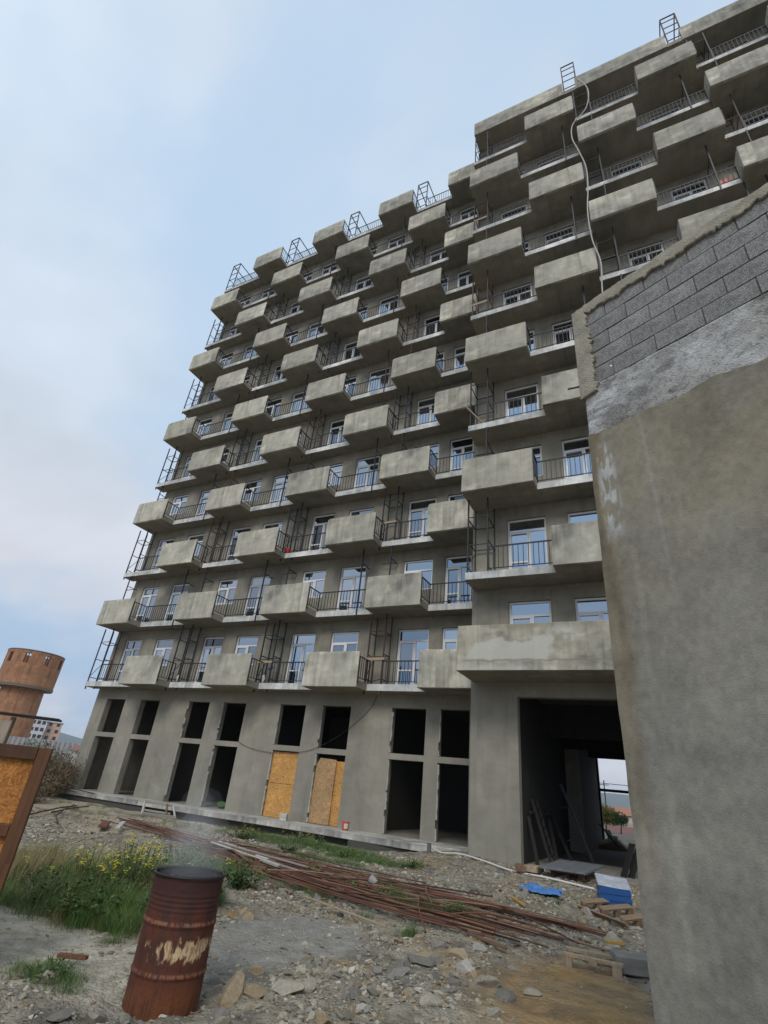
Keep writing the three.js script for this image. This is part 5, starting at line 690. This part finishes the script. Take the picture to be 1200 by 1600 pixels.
// shrubs and trees: leaf-sized faces spread through a lumpy crown
function crown(cx, cy, cz, rx, ry, rz, n, size, sd, P, C2, tones) {
  const r = rng(sd);
  for (let i = 0; i < n; i++) { const u = r() * 6.283, w = r() * 2 - 1, q = Math.pow(r(), 0.45), s = Math.sqrt(1 - w * w), lump = 0.62 + 0.65 * fbm3(Math.cos(u) * s * 1.9 + sd, w * 1.9, Math.sin(u) * s * 1.9, sd, 3); const x = cx + Math.cos(u) * s * rx * q * lump, y = cy + w * ry * q * lump, z = cz + Math.sin(u) * s * rz * q * lump; if (fbm3(x * 1.7 / size * 0.12, y * 1.7 / size * 0.12, z * 1.7 / size * 0.12, sd + 4, 2) < 0.38) continue; const a = r() * 6.28, b = r() * 3.14, L0 = size * (0.6 + r() * 0.8), ax = new THREE.Vector3(Math.cos(a) * Math.cos(b), Math.sin(b), Math.sin(a) * Math.cos(b)), up = new THREE.Vector3(r() - 0.5, r() - 0.5, r() - 0.5).cross(ax).normalize(); const c = tones[Math.floor(r() * tones.length)], k = 0.75 + r() * 0.5; P.push(x - ax.x * L0, y - ax.y * L0, z - ax.z * L0, x + up.x * L0 * 0.45, y + up.y * L0 * 0.45, z + up.z * L0 * 0.45, x + ax.x * L0, y + ax.y * L0, z + ax.z * L0); for (let e = 0; e < 3; e++) C2.push(c[0] * k, c[1] * k, c[2] * k); }
}
const foliage = new THREE.MeshStandardMaterial({ vertexColors: true, roughness: 0.85, side: THREE.DoubleSide });
function plantThing(name, label, cat, pos, lumps, size, sd, tones, trunkH, n = 2600, group) {
  const o = thing(name, label, cat, pos, 0, group), P = [], C2 = []; lumps.forEach((l, i) => crown(...l, n, size, sd + i * 7, P, C2, tones)); const g = new THREE.BufferGeometry(); g.setAttribute('position', new THREE.Float32BufferAttribute(P, 3)); g.setAttribute('color', new THREE.Float32BufferAttribute(C2, 3)); g.computeVertexNormals();
  const tr = new THREE.CylinderGeometry(0.03 * trunkH, 0.055 * trunkH, trunkH, 9, 4), p = tr.attributes.position; for (let i = 0; i < p.count; i++) p.setX(i, p.getX(i) + 0.06 * Math.sin(p.getY(i) * 2)); tr.translate(0, trunkH / 2, 0); tr.computeVertexNormals();
  const limbs = [clean(tr)]; const r = rng(sd + 3); for (const l of lumps) for (let k = 0; k < 4; k++) limbs.push(bar([0, trunkH * (0.5 + 0.4 * r()), 0], [l[0] + (r() - 0.5) * l[3], l[1] + (r() - 0.3) * l[4], l[2] + (r() - 0.5) * l[5]], 0.025 * trunkH));
  part('trunk', merge(limbs), std({ color: rgb(0.10, 0.075, 0.055) }), o); part('crown', g, foliage, o); return o;
}
{
  const olive = [[0.075, 0.085, 0.035], [0.055, 0.075, 0.03], [0.10, 0.095, 0.05], [0.13, 0.105, 0.06]], brown = [[0.15, 0.10, 0.06], [0.12, 0.085, 0.05], [0.09, 0.085, 0.04], [0.2, 0.14, 0.08]], gr = [[0.05, 0.09, 0.03], [0.07, 0.11, 0.035], [0.04, 0.07, 0.025]], aut = [[0.22, 0.20, 0.04], [0.15, 0.17, 0.04], [0.28, 0.22, 0.05]];
  [[-59.0, 33, 2.2, olive, 'olive green bush left of the others before the corrugated fence'], [-57.9, 30, 2.4, gr, 'greenest bush in the row before the corrugated fence'], [-56.9, 32, 2.5, olive, 'olive bush in the middle of the row at the far left'], [-56.0, 29, 1.9, brown, 'brown dry bush next to the building corner'], [-55.2, 31, 2.1, brown, 'brown dry bush half hidden by the building corner'], [-57.3, 25, 1.2, brown, 'low brown dry bush in front of the greener bushes'], [-60.3, 36, 2.0, olive, 'olive bush peeping out behind the weathered box']].forEach(([az, d, h, t, l], i) => plantThing('bush', l, 'bush', AT(az, d), [[0, h * 0.45, 0, 0.95, h * 0.46, 0.9], [0.6, h * 0.32, 0.3, 0.8, h * 0.33, 0.8], [-0.6, h * 0.28, -0.2, 0.7, h * 0.3, 0.8]], 0.075, 700 + i * 31, t, h * 0.45, 1300));
  plantThing('tree', 'yellow-green tree at the left of the passage view', 'tree', AT(-5.75, 58), [[0, 1.55, 0, 1.0, 0.8, 1.0], [0.6, 1.2, 0.2, 0.8, 0.6, 0.8], [-0.5, 1.1, 0, 0.7, 0.6, 0.7]], 0.09, 940, aut, 1.3);
  plantThing('tree', 'small round dark green tree at the right of the passage view', 'tree', AT(-4.55, 56), [[0, 1.25, 0, 0.75, 0.6, 0.75]], 0.08, 960, gr, 1.1);
}
{ // hills
  const P = [], I = [], N = 160; for (let i = 0; i <= N; i++) { const az = mix(-110, 60, i / N), ridge = 62 + 55 * fbm(i * 0.09, 3, 601, 4) + 12 * fbm(i * 0.5, 8, 602, 3) - 22; for (let k = 0; k < 5; k++) { const t = k / 4, [x, , z] = AT(az, 2450 - 900 * (1 - t)); P.push(x, -6 + ridge * sm(t) * (1 + 0.15 * (vn(i * 0.7, k * 1.3, 603) - 0.5)), z); } }
  for (let i = 0; i < N; i++) for (let k = 0; k < 4; k++) { const a = i * 5 + k; I.push(a, a + 5, a + 1, a + 1, a + 5, a + 6); }
  const g = new THREE.BufferGeometry(); g.setAttribute('position', new THREE.Float32BufferAttribute(P, 3)); g.setIndex(I); g.computeVertexNormals(); structure('hills', boxUV(g), std({ color: rgb(0.10, 0.11, 0.085), side: THREE.DoubleSide }));
}
renderer.render(scene, camera);
